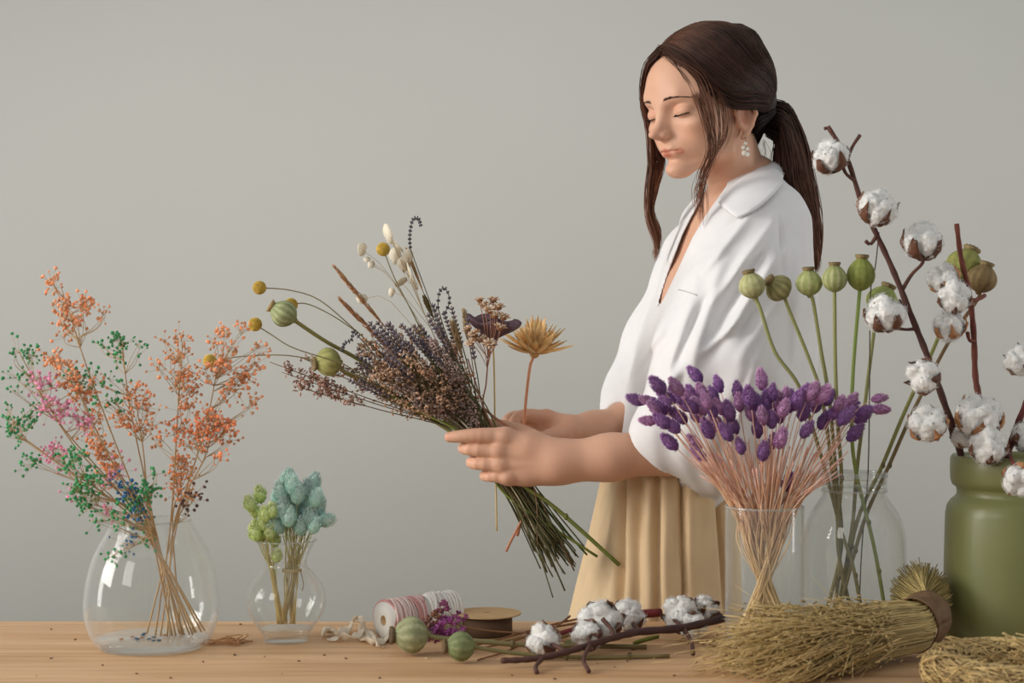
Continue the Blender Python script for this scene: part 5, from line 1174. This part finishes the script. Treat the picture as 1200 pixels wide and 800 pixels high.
# ---- cream everlasting cluster before the cup
P = gripped((572, 420), 2.32, s=0.9); root = stem_thing('everlasting_sprig', 'cluster of small cream and brown everlasting flowers in front of the dark cup', None, P, [0.0011, 0.0012], (150, 104, 82), (120, 90, 60)); tw = []
for q, (x, y, s) in enumerate([(568, 358, 1), (578, 352, .9), (584, 360, 1), (574, 364, 1), (562, 352, .8), (590, 372, 1), (586, 384, 1), (556, 392, 1), (552, 402, .9), (563, 398, 1), (570, 402, .9), (574, 404, 1.1), (580, 370, 1), (548, 386, .8)]):
    c = W(x, y, 2.31 + R1.uniform(-.02, .012)); r = np.random.RandomState(500 + q); fl = MB(); fl.ell(c, np.array((.0055, .0055, .0048)) * s, 8, 5, col=L3((166, 120, 82)))
    up = nrm(c - W(572, 430, 2.32))
    for ring, (nb, ln, ti) in enumerate(((9, .0088, .3), (8, .0070, .9))):
        for k in range(nb):
            aa = k * 2 * PI / nb + ring; U = nrm(np.cross(up, (0.3, 0.5, 0.1))); V = np.cross(up, U); d = nrm(U * math.cos(aa) + V * math.sin(aa) + up * ti)
            fl.ell(c + d * ln * s * .75, np.array((.0024, .0012, .0052)) * s, 5, 3, np.array(Vector(d).to_track_quat('Z', 'Y').to_matrix()), L3((236, 216, 192) if r.rand() < .65 else (204, 164, 128)) * r.uniform(.85, 1.1))
    fl.build('flower', m_petal, root); tw.append(spline(np.array([P[0] if y < 395 else P[3], (c * .6 + P[0] * .4) + (0.002, 0, -.004), c]), 3))
MB().tubes(np.array(tw), np.full((len(tw), 7), 0.0006), 4, np.tile(L3((158, 108, 84)), (len(tw), 1))).build('twigs', m_stalk, root)
# ---- straw star flower held by the right hand
c = W(630, 410, 2.425); st = spline(np.array([c + (-.004, 0, .002), c + (-.007, 0, -.012), W(621, 430, 2.423), W(617, 462, 2.422), W(613, 506, 2.4215)]), 8)
root = stem_thing('star_flower', 'spiky golden straw flower on a reddish stalk pinched by the right hand', None, st, 0.0022, (212, 156, 116), (210, 140, 104), sides=8)
MB().ell(c + (-.0045, 0, -.003), (.0085, .0085, .0095), 14, 10, col=L3((206, 162, 100))).build('calyx', m_solid, root)
r = np.random.RandomState(9); ax = nrm((0.10, -0.15, 1))
for k in range(72):
    u = (k + .5) / 72; th = math.radians(4 + 78 * u ** 0.9); ph = k * 2.39996; U = nrm(np.cross(ax, (0, 1, .2))); V = np.cross(ax, U)
    d = nrm(ax * math.cos(th) + (U * math.cos(ph) + V * math.sin(ph)) * math.sin(th)); ln = (0.043 if u < .75 else 0.047) * r.uniform(.8, 1.2); wd = 0.0052
    s0 = c + (-.004, 0, -.004) + d * 0.006; sd = nrm(np.cross(d, ax + r.randn(3) * .1)); nn = np.cross(d, sd); rows = []
    for j in range(6):
        t = j / 5; ww = wd * (math.sin(PI * min(1, .18 + t * .82)) ** .8 + .02); p = s0 + d * ln * t + ax * 0.004 * t * t * (1 if u > .5 else 0)
        rows.append([p - sd * ww, p + nn * ww * .55, p + sd * ww])
    b = MB(); V_, Q_ = sheet(rows, 0.0008, 1); b.add(V_, Q_, None, L3((252, 222, 164)) * r.uniform(.8, 1.15)); b.build('petal', m_petal, root)
# ---- leafless green, brown and straw stalks of the bundle
for lb, tip, tail, s, rad, c0, c1 in (('thick green stalk at the lower edge of the bouquet', (455, 462), (700, 652), -.9, .0022, (128, 136, 62), (116, 126, 52)), ('straight bright green stalk on the right side of the bundle', (505, 410), (688, 650), .5, .0017, (92, 122, 70), (74, 104, 56)),
    ('second green stalk beside the right edge of the bundle', (528, 425), (660, 622), .7, .0016, (84, 112, 66), (70, 96, 52)), ('white straw stalk showing through the left of the bundle', (462, 450), (640, 640), -.6, .0015, (226, 222, 206), (200, 192, 160)), ('second white straw stalk in the bundle', (478, 452), (628, 625), -.4, .0013, (224, 220, 200), (190, 180, 140)),
    ('orange brown twig crossing below the hand', (574, 500), (606, 628), .3, .0022, (160, 104, 76), (196, 132, 98)), ('orange brown twig ending lowest left below the hand', (596, 500), (593, 646), .8, .0020, (160, 104, 76), (186, 124, 92)), ('dark brown stalk hanging below the hand', (500, 440), (662, 692), 0, .0014, (98, 92, 58), (86, 82, 46)),
    ('olive stalk hanging lowest below the hand', (486, 432), (648, 700), -.2, .0010, (104, 104, 60), (92, 92, 50)), ('dark stalk along the right edge of the tail', (520, 420), (668, 655), .3, .0013, (96, 90, 60), (84, 76, 50)), ('olive brown stalk in the middle of the tail', (510, 430), (655, 655), .1, .0014, (110, 106, 62), (96, 92, 52)), ('brown red stalk rising beside the dark cup', (548, 420), (630, 640), .9, .0011, (150, 104, 84), (112, 92, 60))):
    stem_thing('bare_stalk', lb, 'bare stalks of the bouquet', gripped(tip, 2.35, s=s, tail=tail), rad, c0, c1, 'dried stalk', 6)

# ================================================================== things lying on the table
R2 = np.random.RandomState(17)
def T(px, py, h=0.0):
    """point on the table top seen at (px, py), lifted h"""
    d = FPX * (CAM_Z - TZ) / (py - 400); return np.array(((px - 600) / FPX * d, d, TZ + h))
# ---- twine spools
m_twine = mat('cotton_twine', (255, 255, 255), 0.9, attr=True, bump=0.3, bscale=900)
m_card = mat('white_card', (226, 222, 214), 0.8)
m_kraft = mat('kraft_card', (198, 164, 116), 0.8, vary=0.06, scale=60)
def spool(name, label, c, ax, R_, L_, cols, turns, core_r, seed, tr=0.0016):
    r = np.random.RandomState(seed); root = thing(name, label, 'twine spool', c, None); ax = nrm(ax); U = nrm(np.cross(ax, (0, 0, 1))); V = np.cross(U, ax)
    q = np.stack([U, V, ax], 1)
    def to(mb): 
        M = np.eye(4); M[:3, :3] = q; M[:3, 3] = c; return mb.xform(M)
    hole = R_ * 0.26
    cm = MB().lathe([(hole, 0), (R_ * 0.93, 0), (R_ * 0.93, L_), (hole, L_), (hole, 0)], 48); to(cm).build('card_core', m_card, root)
    tn = MB().lathe([(hole - .0002, 0.002), (hole - .0012, 0.002), (hole - .0012, L_ - .002), (hole - .0002, L_ - .002), (hole - .0002, 0.002)], 28, col=L3((120, 92, 60))); to(tn).build('core_tube', m_kraft, root)
    P, C, Rr = [], [], []; n = 40; a = np.linspace(0, 2 * PI, n)
    for layer in range(2):
        for k in range(turns):
            z = 0.004 + (L_ - 0.006) * (k + .5 * layer) / turns; tl = r.randn() * 0.004; ph = r.rand() * 6
            rr = R_ * 0.95 + layer * 0.0012 + r.randn() * 0.0004
            P.append(np.stack([rr * np.cos(a), rr * np.sin(a), np.clip(z + tl * np.sin(a + ph), 0.002, L_ - .001)], 1)); C.append(cols(r, k / turns))
    b = MB().tubes(np.array(P), np.full((len(P), n), tr), 6, np.array(C)); to(b).build('twine', m_twine, root)
    return root
R_ = 0.0235; p = T(474, 752)
pinkc = lambda r, t: (L3((206, 150, 146)) if r.rand() < .55 else L3((232, 208, 200))) * r.uniform(.85, 1.05)
whitec = lambda r, t: L3((226, 220, 212)) * r.uniform(.9, 1.05)
cA = np.array(W(449, 727, 2.135)); cA[2] = TZ + 0.0275
spool('pink_twine_spool', 'spool of pink and white twine lying on its side on the table', cA, (0.80, 0.60, 0), 0.0265, 0.062, pinkc, 15, .3, 1)
cB = cA + nrm((0.80, 0.60, 0)) * 0.0645 + np.array((0, 0, 0.0012))
spool('white_cord_spool', 'spool of white cord lying end to end behind the pink twine spool', cB, (0.86, 0.51, 0), 0.0278, 0.048, whitec, 11, .3, 2, 0.0020)
# ---- kraft ribbon spool
c = np.array(W(571, 745, 2.175)); c[2] = TZ
root = thing('ribbon_spool', 'flat kraft card spool of dark brown ribbon standing behind the poppy stalks', 'ribbon spool', c)
for zz in (0.0008, 0.0300):
    MB().lathe([(0.0045, zz), (0.0455, zz), (0.0455, zz + .0016), (0.0045, zz + .0016), (0.0045, zz)], 56, c - (0, 0, TZ) + (0, 0, TZ)).build('card_disc', m_kraft, root, smooth=False)
rb = MB()
for k in range(9):
    rr = 0.024 + k * 0.0011; rb.lathe([(rr, .0035), (rr + .0008, .0035), (rr + .0008, .0288 - .001 * (k % 2)), (rr, .0288 - .001 * (k % 2)), (rr, .0035)], 44, c, col=L3((112, 88, 68)) * R2.uniform(.85, 1.1))
rb.build('ribbon', m_twine, root)
MB().lathe([(0.0045, .002), (0.010, .002), (0.010, .030), (0.0045, .030), (0.0045, .002)], 24, c).build('core', m_kraft, root)
# ---- crumpled cream ribbon
m_rib = mat('cream_ribbon', (250, 240, 222), 0.75, trans=0.4, bump=0.1, bscale=300)
def crumple(pts, wd, seed):
    r = np.random.RandomState(seed); C = spline(np.array(pts), 7); n = len(C); rows = []
    for i in range(n):
        t = nrm(C[min(i + 1, n - 1)] - C[max(i - 1, 0)]); a = 0.9 * math.sin(i * 0.55 + seed) + 0.4; s = nrm(np.cross(t, (0, 0, 1))); u = np.cross(s, t); d = s * math.cos(a) + u * math.sin(a)
        row = [C[i] + d * wd * w_ + np.array((0, 0, 0.0012 * math.sin(i * 1.1 + 5 * w_))) for w_ in (-1, -.5, 0, .5, 1)]
        rows.append([np.array((q[0], q[1], max(q[2], TZ + 0.0008))) for q in row])
    return sheet(rows, 0.0006, 1)
b = MB(); b.add(*crumple([T(378, 748, .004), T(386, 744, .007), T(396, 748, .003), T(408, 742, .010), T(418, 738, .016), T(424, 744, .012), T(428, 752, .004), T(438, 757, .004), T(452, 752, .006)], .0075, 1)); b.add(*crumple([T(384, 752, .003), T(400, 752, .006), T(416, 752, .008), T(428, 748, .014), T(436, 752, .006), T(446, 760, .003)], .006, 3))
tag(b.build('cream_ribbon', m_rib, None, loc=T(415, 752)), 'crumpled length of sheer cream ribbon lying in front of the pink twine spool', 'ribbon')
# ---- poppy pods on the table
def lying(px, py, rpx, h): p = T(px, py); return np.array((p[0], p[1], TZ + h))
c1 = lying(481, 768, 0, .0262); c2 = lying(539, 777, 0, .0208)
poppy('larger pale green poppy pod lying on the table, left of its twin', c1, 21.5 * 2.04 / 2.04, (-0.97, -0.22, 0.02), [c1 + (0.032, 0.004, -.004), c1 + (0.08, 0.012, -.010), c1 + (0.16, 0.025, -.018), c1 + (0.30, 0.040, -.0225)], (148, 152, 108), (190, 190, 150), 2.03, 'poppy pods lying on the table', 21, 2.0, .0032, (140, 134, 92), (122, 108, 68), (112, 92, 62))
poppy('smaller darker green poppy pod lying on the table, nearer the front', c2, 17.5, (-0.97, -0.20, 0.02), [c2 + (0.026, 0.004, -.003), c2 + (0.08, 0.012, -.012), c2 + (0.16, 0.020, -.0175), c2 + (0.26, 0.030, -.0175)], (116, 128, 80), (150, 156, 108), 1.99, 'poppy pods lying on the table', 22, 2.05, .0026, (134, 128, 82), (122, 108, 66), (126, 100, 66))
# ---- pink statice
b0 = T(700, 744, .006); root = thing('statice_sprig', 'magenta and brown statice sprig lying between spools and poppy pods', 'dried flower', b0)
stp = spline(np.array([b0, T(640, 750, .010), T(580, 752, .014), T(540, 752, .022), T(520, 752, .034)]), 6); sm = MB().tube(stp, [.0010, .0012, .0008], 6, col=L3((140, 100, 66)))
def bloom(mb, c, s, col, r):
    for k in range(6):
        d = nrm(r.randn(3) + (0, 0, .6)); mb.ell(c + d * s * .6, (s * .40, s * .40, s * .8), 6, 4, np.array(Vector(d).to_track_quat('Z', 'Y').to_matrix()), L3(col) * r.uniform(.75, 1.15))
for x, y, n, col in ((520, 712, 9, (156, 84, 120)), (514, 724, 7, (168, 112, 84)), (524, 730, 12, (196, 104, 176)), (512, 738, 14, (206, 120, 192)), (526, 742, 12, (192, 100, 172)), (538, 742, 8, (196, 110, 176)), (544, 724, 4, (160, 84, 136)), (508, 746, 6, (202, 118, 186)), (518, 752, 4, (190, 96, 160)), (504, 730, 5, (150, 100, 84))):
    h = W(x, y, 2.06); e = np.array((h[0], 2.06, max(h[2], TZ + .006))); sm.tube(spline(np.array([stp[-6], (stp[-6] + e) / 2 + (0, 0, .004), e]), 4), .0005, 4, col=L3((146, 104, 76)))
    bm = MB()
    for _ in range(n): bloom(bm, e + R2.randn(3) * (.0045, .0045, .0035) + (0, 0, .002), .0036, col, R2)
    bm.build('flower_cluster', m_petal, root)
sm.build('stalk', m_stalk, root)
# ---- thin twigs beside the statice
for i, (pts, lb) in enumerate((([T(520, 768, .004), T(575, 757, .006), T(620, 748, .010), T(672, 738, .014), T(720, 735, .016)], 'thin brown twig lying across behind the poppy stalks'), ([T(548, 765, .003), T(600, 755, .004), T(640, 742, .006), T(690, 736, .010)], 'second thin brown twig among the stalks on the table'), ([T(560, 775, .002), T(600, 763, .003), T(650, 745, .012), T(668, 737, .018)], 'bent brown twig nearest the front poppy stalk'))):
    tag(MB().tube(spline(np.array(pts), 6), [.0011, .0014, .0016], 6, col=L3((140, 96, 66))).build('dry_twig', m_stalk, None, loc=pts[2]), lb, 'twig')
# ---- cotton branch on the table
tb = [T(587, 783, .0095), T(612, 782, .0095), T(637, 781, .0115), T(664, 779, .016), T(692, 776, .022), T(720, 772, .027), T(750, 768, .030), T(800, 762, .029), T(848, 748, .027)]
tw = [[tb[2], T(628, 786, .006), T(629, 790, .0025)], [tb[4], T(684, 784, .012), T(690, 790, .0035)], [tb[4], T(690, 772, .026), T(698, 768, .030)], [tb[5], T(716, 770, .036), T(706, 768, .046)], [tb[7], T(810, 766, .016), T(812, 770, .004)], [tb[8], T(836, 746, .038), T(842, 746, .045), T(832, 747, .047)], [tb[3], T(652, 776, .020), T(644, 774, .022)], [tb[7], T(790, 752, .030)], [tb[6], T(742, 760, .032)]]
bl = [(T(636, 772, .0235), (-0.5, -0.6, 0.7), .88, 0, 0), (T(703, 763, .037), (-0.35, -0.75, 0.4), 1.12, 1, 1), (T(689, 768, .026), (-0.7, -0.5, 0.1), .80, 3, 0), (T(737, 752, .035), (0.4, -0.3, 0.8), .92, 2, 1), (T(797, 750, .035), (-0.6, -0.6, 0.5), 1.02, 0, 1), (T(812, 754, .024), (-0.2, -0.9, 0), .72, 2, 0), (T(826, 746, .038), (0.5, -0.3, 0.8), .74, 1, 1)]
cotton('dark cotton branch with white bolls lying on the table before the trousers', tb, [.0036, .0042, .0046, .0056], tw, bl, ((92, 58, 48), (70, 42, 40)), None, foot=0)
pk = [T(648, 752, .008), T(690, 746, .014), T(740, 740, .022), T(775, 738, .024)]
tag(MB().tube(spline(np.array(pk), 5), [.004, .005, .0062, .0058], 8, col=L3((128, 44, 46))).build('red_twig', m_solid, None, loc=pk[0]), 'short dark red twig lying behind the cotton branch', 'twig')
for i, (x, y, a, c_, lb) in enumerate(((674, 758, .5, (120, 122, 74), 'greyish green curled dry leaf behind the cotton bolls'), (664, 752, -.4, (150, 132, 84), 'tan curled dry leaf left of the larger cotton bolls'), (757, 757, .1, (132, 136, 60), 'green leaf scrap lying under the cotton branch'))):
    c = T(x, y, .008); dx = np.array((math.cos(a), math.sin(a) * .6, .15)); sx = np.array((-math.sin(a), math.cos(a), 0)); rows = [[c + dx * (t - .5) * .034 + sx * u * .007 * math.sin(PI * min(1, t * .9 + .07)) + (0, 0, .004 * abs(u) + .004 * t - .004) for u in (-1, 0, 1)] for t in np.linspace(0, 1, 7)]
    v, q = sheet(rows, .0007, 2); tag(MB().add(v, q, None, L3(c_)).build('dry_leaf', m_petal, None, loc=c), lb, 'leaf')
# ---- raffia curl beside the round vase
c = T(262, 754); r = np.random.RandomState(4); P = []
for k in range(9):
    a0 = r.rand() * 6; rr = .010 + .014 * r.rand(); aa = a0 + np.linspace(0, 3.6 + r.rand() * 2, 18); o = r.randn(2) * .010
    P.append(np.stack([c[0] + o[0] + rr * 1.25 * np.cos(aa), c[1] + o[1] * .8 + rr * .7 * np.sin(aa), TZ + .0012 + .010 * np.abs(np.sin(aa * .9 + k)) * r.rand()], 1))
tag(MB().tubes(np.array(P), np.full((9, 18), .0007), 4, np.array([L3((176, 128, 84)) * r.uniform(.8, 1.1) for _ in range(9)])).build('raffia_curl', m_stalk, None, loc=c), 'small tangle of brown raffia beside the foot of the round vase', 'raffia')
# ---- crumbs
for i in range(30):
    x, y = [(282, 732), (88, 750), (60, 772), (42, 792), (238, 776), (160, 790), (275, 768), (330, 790), (405, 772), (380, 768), (445, 795), (500, 772), (684, 770), (700, 778), (738, 766), (766, 772), (742, 762), (720, 782), (735, 775), (690, 765), (60, 738), (120, 780), (200, 795), (560, 796), (650, 796), (310, 770), (350, 775), (810, 782), (790, 792), (600, 792)][i]
    p = T(x, y, .0012); b = MB().ell(p, (R2.uniform(.0012, .003), R2.uniform(.001, .002), .0009), 7, 4, np.array(Matrix.Rotation(R2.rand() * 3, 3, 'Z')), L3(((120, 84, 58), (150, 110, 74), (98, 74, 60), (206, 180, 140))[i % 4]), .3, i)
    tag(b.build('plant_crumb', m_solid, None, loc=p), 'tiny crumb of dry plant matter scattered on the table top', 'crumb', 'crumbs on the table')
for i in range(12):
    p = np.array((BVX + R2.uniform(-.045, .02), 2.10 + R2.uniform(-.035, .03), TZ + .0132)); b = MB()
    for k in range(5): b.ell(p + np.array((.0016 * math.cos(k * 1.26), .0016 * math.sin(k * 1.26), .001 * R2.rand())), (.0014, .0014, .0011), 6, 4, None, L3((60, 112, 140) if i % 3 else (190, 140, 96)))
    tag(b.build('fallen_floret', m_petal, None, loc=p), 'tiny fallen floret lying on the bottom inside the round vase', 'flower', 'fallen florets inside the round vase')
# ---- broom-like sheaf of millet, tied near the butts
def sheaf():
    r = np.random.RandomState(23); band = np.array(W(1080, 736, 2.03)); band[2] = TZ + .043
    axis = nrm((-0.84, -0.46, -0.05)); up = np.array((0, 0, 1.0)); sd = nrm(np.cross(axis, up)); upv = np.cross(sd, axis)
    root = thing('millet_sheaf', 'sheaf of dried millet grass tied with a brown band, lying before the jar', 'dried grass', (band[0], band[1], TZ))
    b_axis = nrm((0.22, 0.92, 0.24)); bs = nrm(np.cross(b_axis, up)); bu = np.cross(bs, b_axis)
    n = 1500; P, C = [], []; tips = []
    for k in range(n):
        a = r.rand() * 2 * PI; q = math.sqrt(r.rand()); o = np.array((math.cos(a), math.sin(a))) * q
        pb = band + sd * o[0] * .026 + upv * o[1] * .030
        L_ = r.uniform(.10, .27); fan = 1 + L_ * 5.6
        e = band + axis * L_ + sd * o[0] * .030 * fan + upv * o[1] * .026 * (1 + L_ * 1.3) + r.randn(3) * (.006 + .05 * L_)
        e[2] -= L_ * L_ * .25; e[2] = max(e[2], TZ + .004 + r.rand() * .010)
        m = band + axis * L_ * .45 + sd * o[0] * .030 * (1 + (fan - 1) * .40) + upv * o[1] * .034
        m[2] = max(m[2], TZ + .004)
        be = band + b_axis * r.uniform(.06, .115) + bs * o[0] * .040 + bu * o[1] * .042
        be[2] = max(be[2], TZ + .003)
        P.append(spline(np.array([be, pb, m, e]), 5)); C.append(grad((196, 174, 112), (218, 190, 132), 16) * r.uniform(.6, 1.15)); tips.append((m, e))
    stuff(MB().tubes(np.array(P), np.full((n, 16), .00075), 3, np.array(C)).build('stalks', m_stalk, root))
    h = MB(); n2 = 6500; Q, Cc, Rr = [], [], []
    for k in range(n2):
        m, e = tips[r.randint(n)]; t = r.uniform(.25, 1.06); p = m + (e - m) * t + r.randn(3) * .0032; d = nrm(nrm(e - m) + r.randn(3) * .33); l = r.uniform(.004, .0085)
        p[2] = max(p[2], TZ + .002); Q.append([p, p + d * l * .5, p + d * l]); Rr.append((.0005, .00135, .0004)); Cc.append(L3(((182, 156, 96), (140, 118, 72), (214, 188, 132))[r.randint(3)]) * r.uniform(.7, 1.15))
    h.tubes(np.array(Q), np.array(Rr), 3, np.array(Cc)); stuff(h.build('seed_husks', m_stalk, root))
    # fine awns drifting off the left end
    Q = []
    for k in range(700):
        m, e = tips[r.randint(n)]; d = nrm(nrm(e - m) + r.randn(3) * .26 + (0, 0, -.03)); p = e + r.randn(3) * .003; p[2] = max(p[2], TZ + .002); l = r.uniform(.02, .055); q = p + d * l; q[2] = max(q[2] , TZ + .0015); mm = (p + q) / 2; Q.append([p, mm, q])
    stuff(MB().tubes(np.array(Q), np.tile((.0005, .0004, .00015), (len(Q), 1)), 3, np.tile(L3((220, 194, 138)), (len(Q), 1))).build('awns', m_stalk, root))
    t = np.linspace(0, 2 * PI, 33); rows = []
    cc = band + b_axis * .006; ax2 = nrm(-axis * .6 + b_axis * .5); s2 = nrm(np.cross(ax2, up)); u2 = np.cross(s2, ax2)
    for w_ in np.linspace(-1, 1, 6):
        rr = 1.0 + .05 * math.sin(w_ * 5); ring = []
        for a in t:
            p = cc + ax2 * (w_ * .022 + .006 * math.sin(a * 1 + 1)) + (s2 * math.cos(a) * .0285 + u2 * math.sin(a) * .033) * rr * (1 + .02 * math.sin(a * 7 + w_ * 4)); p[2] = max(p[2], TZ + .001); ring.append(p)
        rows.append(ring)
    v, q = sheet(rows, .002, 1); MB().add(v, q, None, L3((122, 92, 62))).build('band', m_solid, root)
sheaf()
# ---- straw wreath
def wreath():
    r = np.random.RandomState(31); c = np.array((.572, 1.815, TZ + .0240)); R_, t_ = .088, .0226
    root = thing('straw_wreath', 'round straw wreath lying flat at the front right corner of the table', 'wreath', (c[0], c[1], TZ))
    a = np.linspace(0, 2 * PI, 73)[:-1]; ph = np.linspace(0, 2 * PI, 15)[:-1]; A, B = np.meshgrid(a, ph, indexing='ij'); tt = t_ * (.92 + .05 * np.sin(A * 9 + B * 2))
    V = np.stack([c[0] + (R_ + tt * np.cos(B)) * np.cos(A), c[1] + (R_ + tt * np.cos(B)) * np.sin(A), c[2] + tt * np.sin(B)], -1).reshape(-1, 3)
    i = np.arange(72 * 14).reshape(72, 14); q = np.stack([i, np.roll(i, -1, 0), np.roll(np.roll(i, -1, 0), -1, 1), np.roll(i, -1, 1)], -1).reshape(-1, 4)
    MB().add(V, q, None, L3((140, 112, 68))).build('core_ring', m_solid, root)
    n = 2600; K = 7; a0 = r.rand(n) * 2 * PI; p0 = r.rand(n) * 2 * PI; L_ = r.uniform(.18, .5, n); tw = r.randn(n) * .55; u = np.linspace(0, 1, K)[None]
    aa = a0[:, None] + L_[:, None] * u; pp = p0[:, None] + tw[:, None] * u; rr = t_ * (1.0 + .06 * r.rand(n)[:, None]) + np.where(r.rand(n)[:, None] < .12, .006 * u * u, 0)
    P = np.stack([c[0] + (R_ + rr * np.cos(pp)) * np.cos(aa), c[1] + (R_ + rr * np.cos(pp)) * np.sin(aa), np.maximum(c[2] + rr * np.sin(pp), TZ + .001)], -1)
    stuff(MB().tubes(P, np.full((n, K), .0007), 3, L3((222, 192, 132)) * r.uniform(.6, 1.15, (n, 1))).build('straw', m_stalk, root))
    P = []
    for k in range(14):
        b = np.linspace(0, 2 * PI, 20); a_ = k * 2 * PI / 14 + .1 + b * .035; P.append(np.stack([c[0] + (R_ + t_ * 1.07 * np.cos(b)) * np.cos(a_), c[1] + (R_ + t_ * 1.07 * np.cos(b)) * np.sin(a_), np.maximum(c[2] + t_ * 1.07 * np.sin(b), TZ + .001)], 1))
    MB().tubes(np.array(P), np.full((14, 20), .0006), 4, np.tile(L3((150, 120, 74)), (14, 1))).build('binding_thread', m_stalk, root)
wreath()
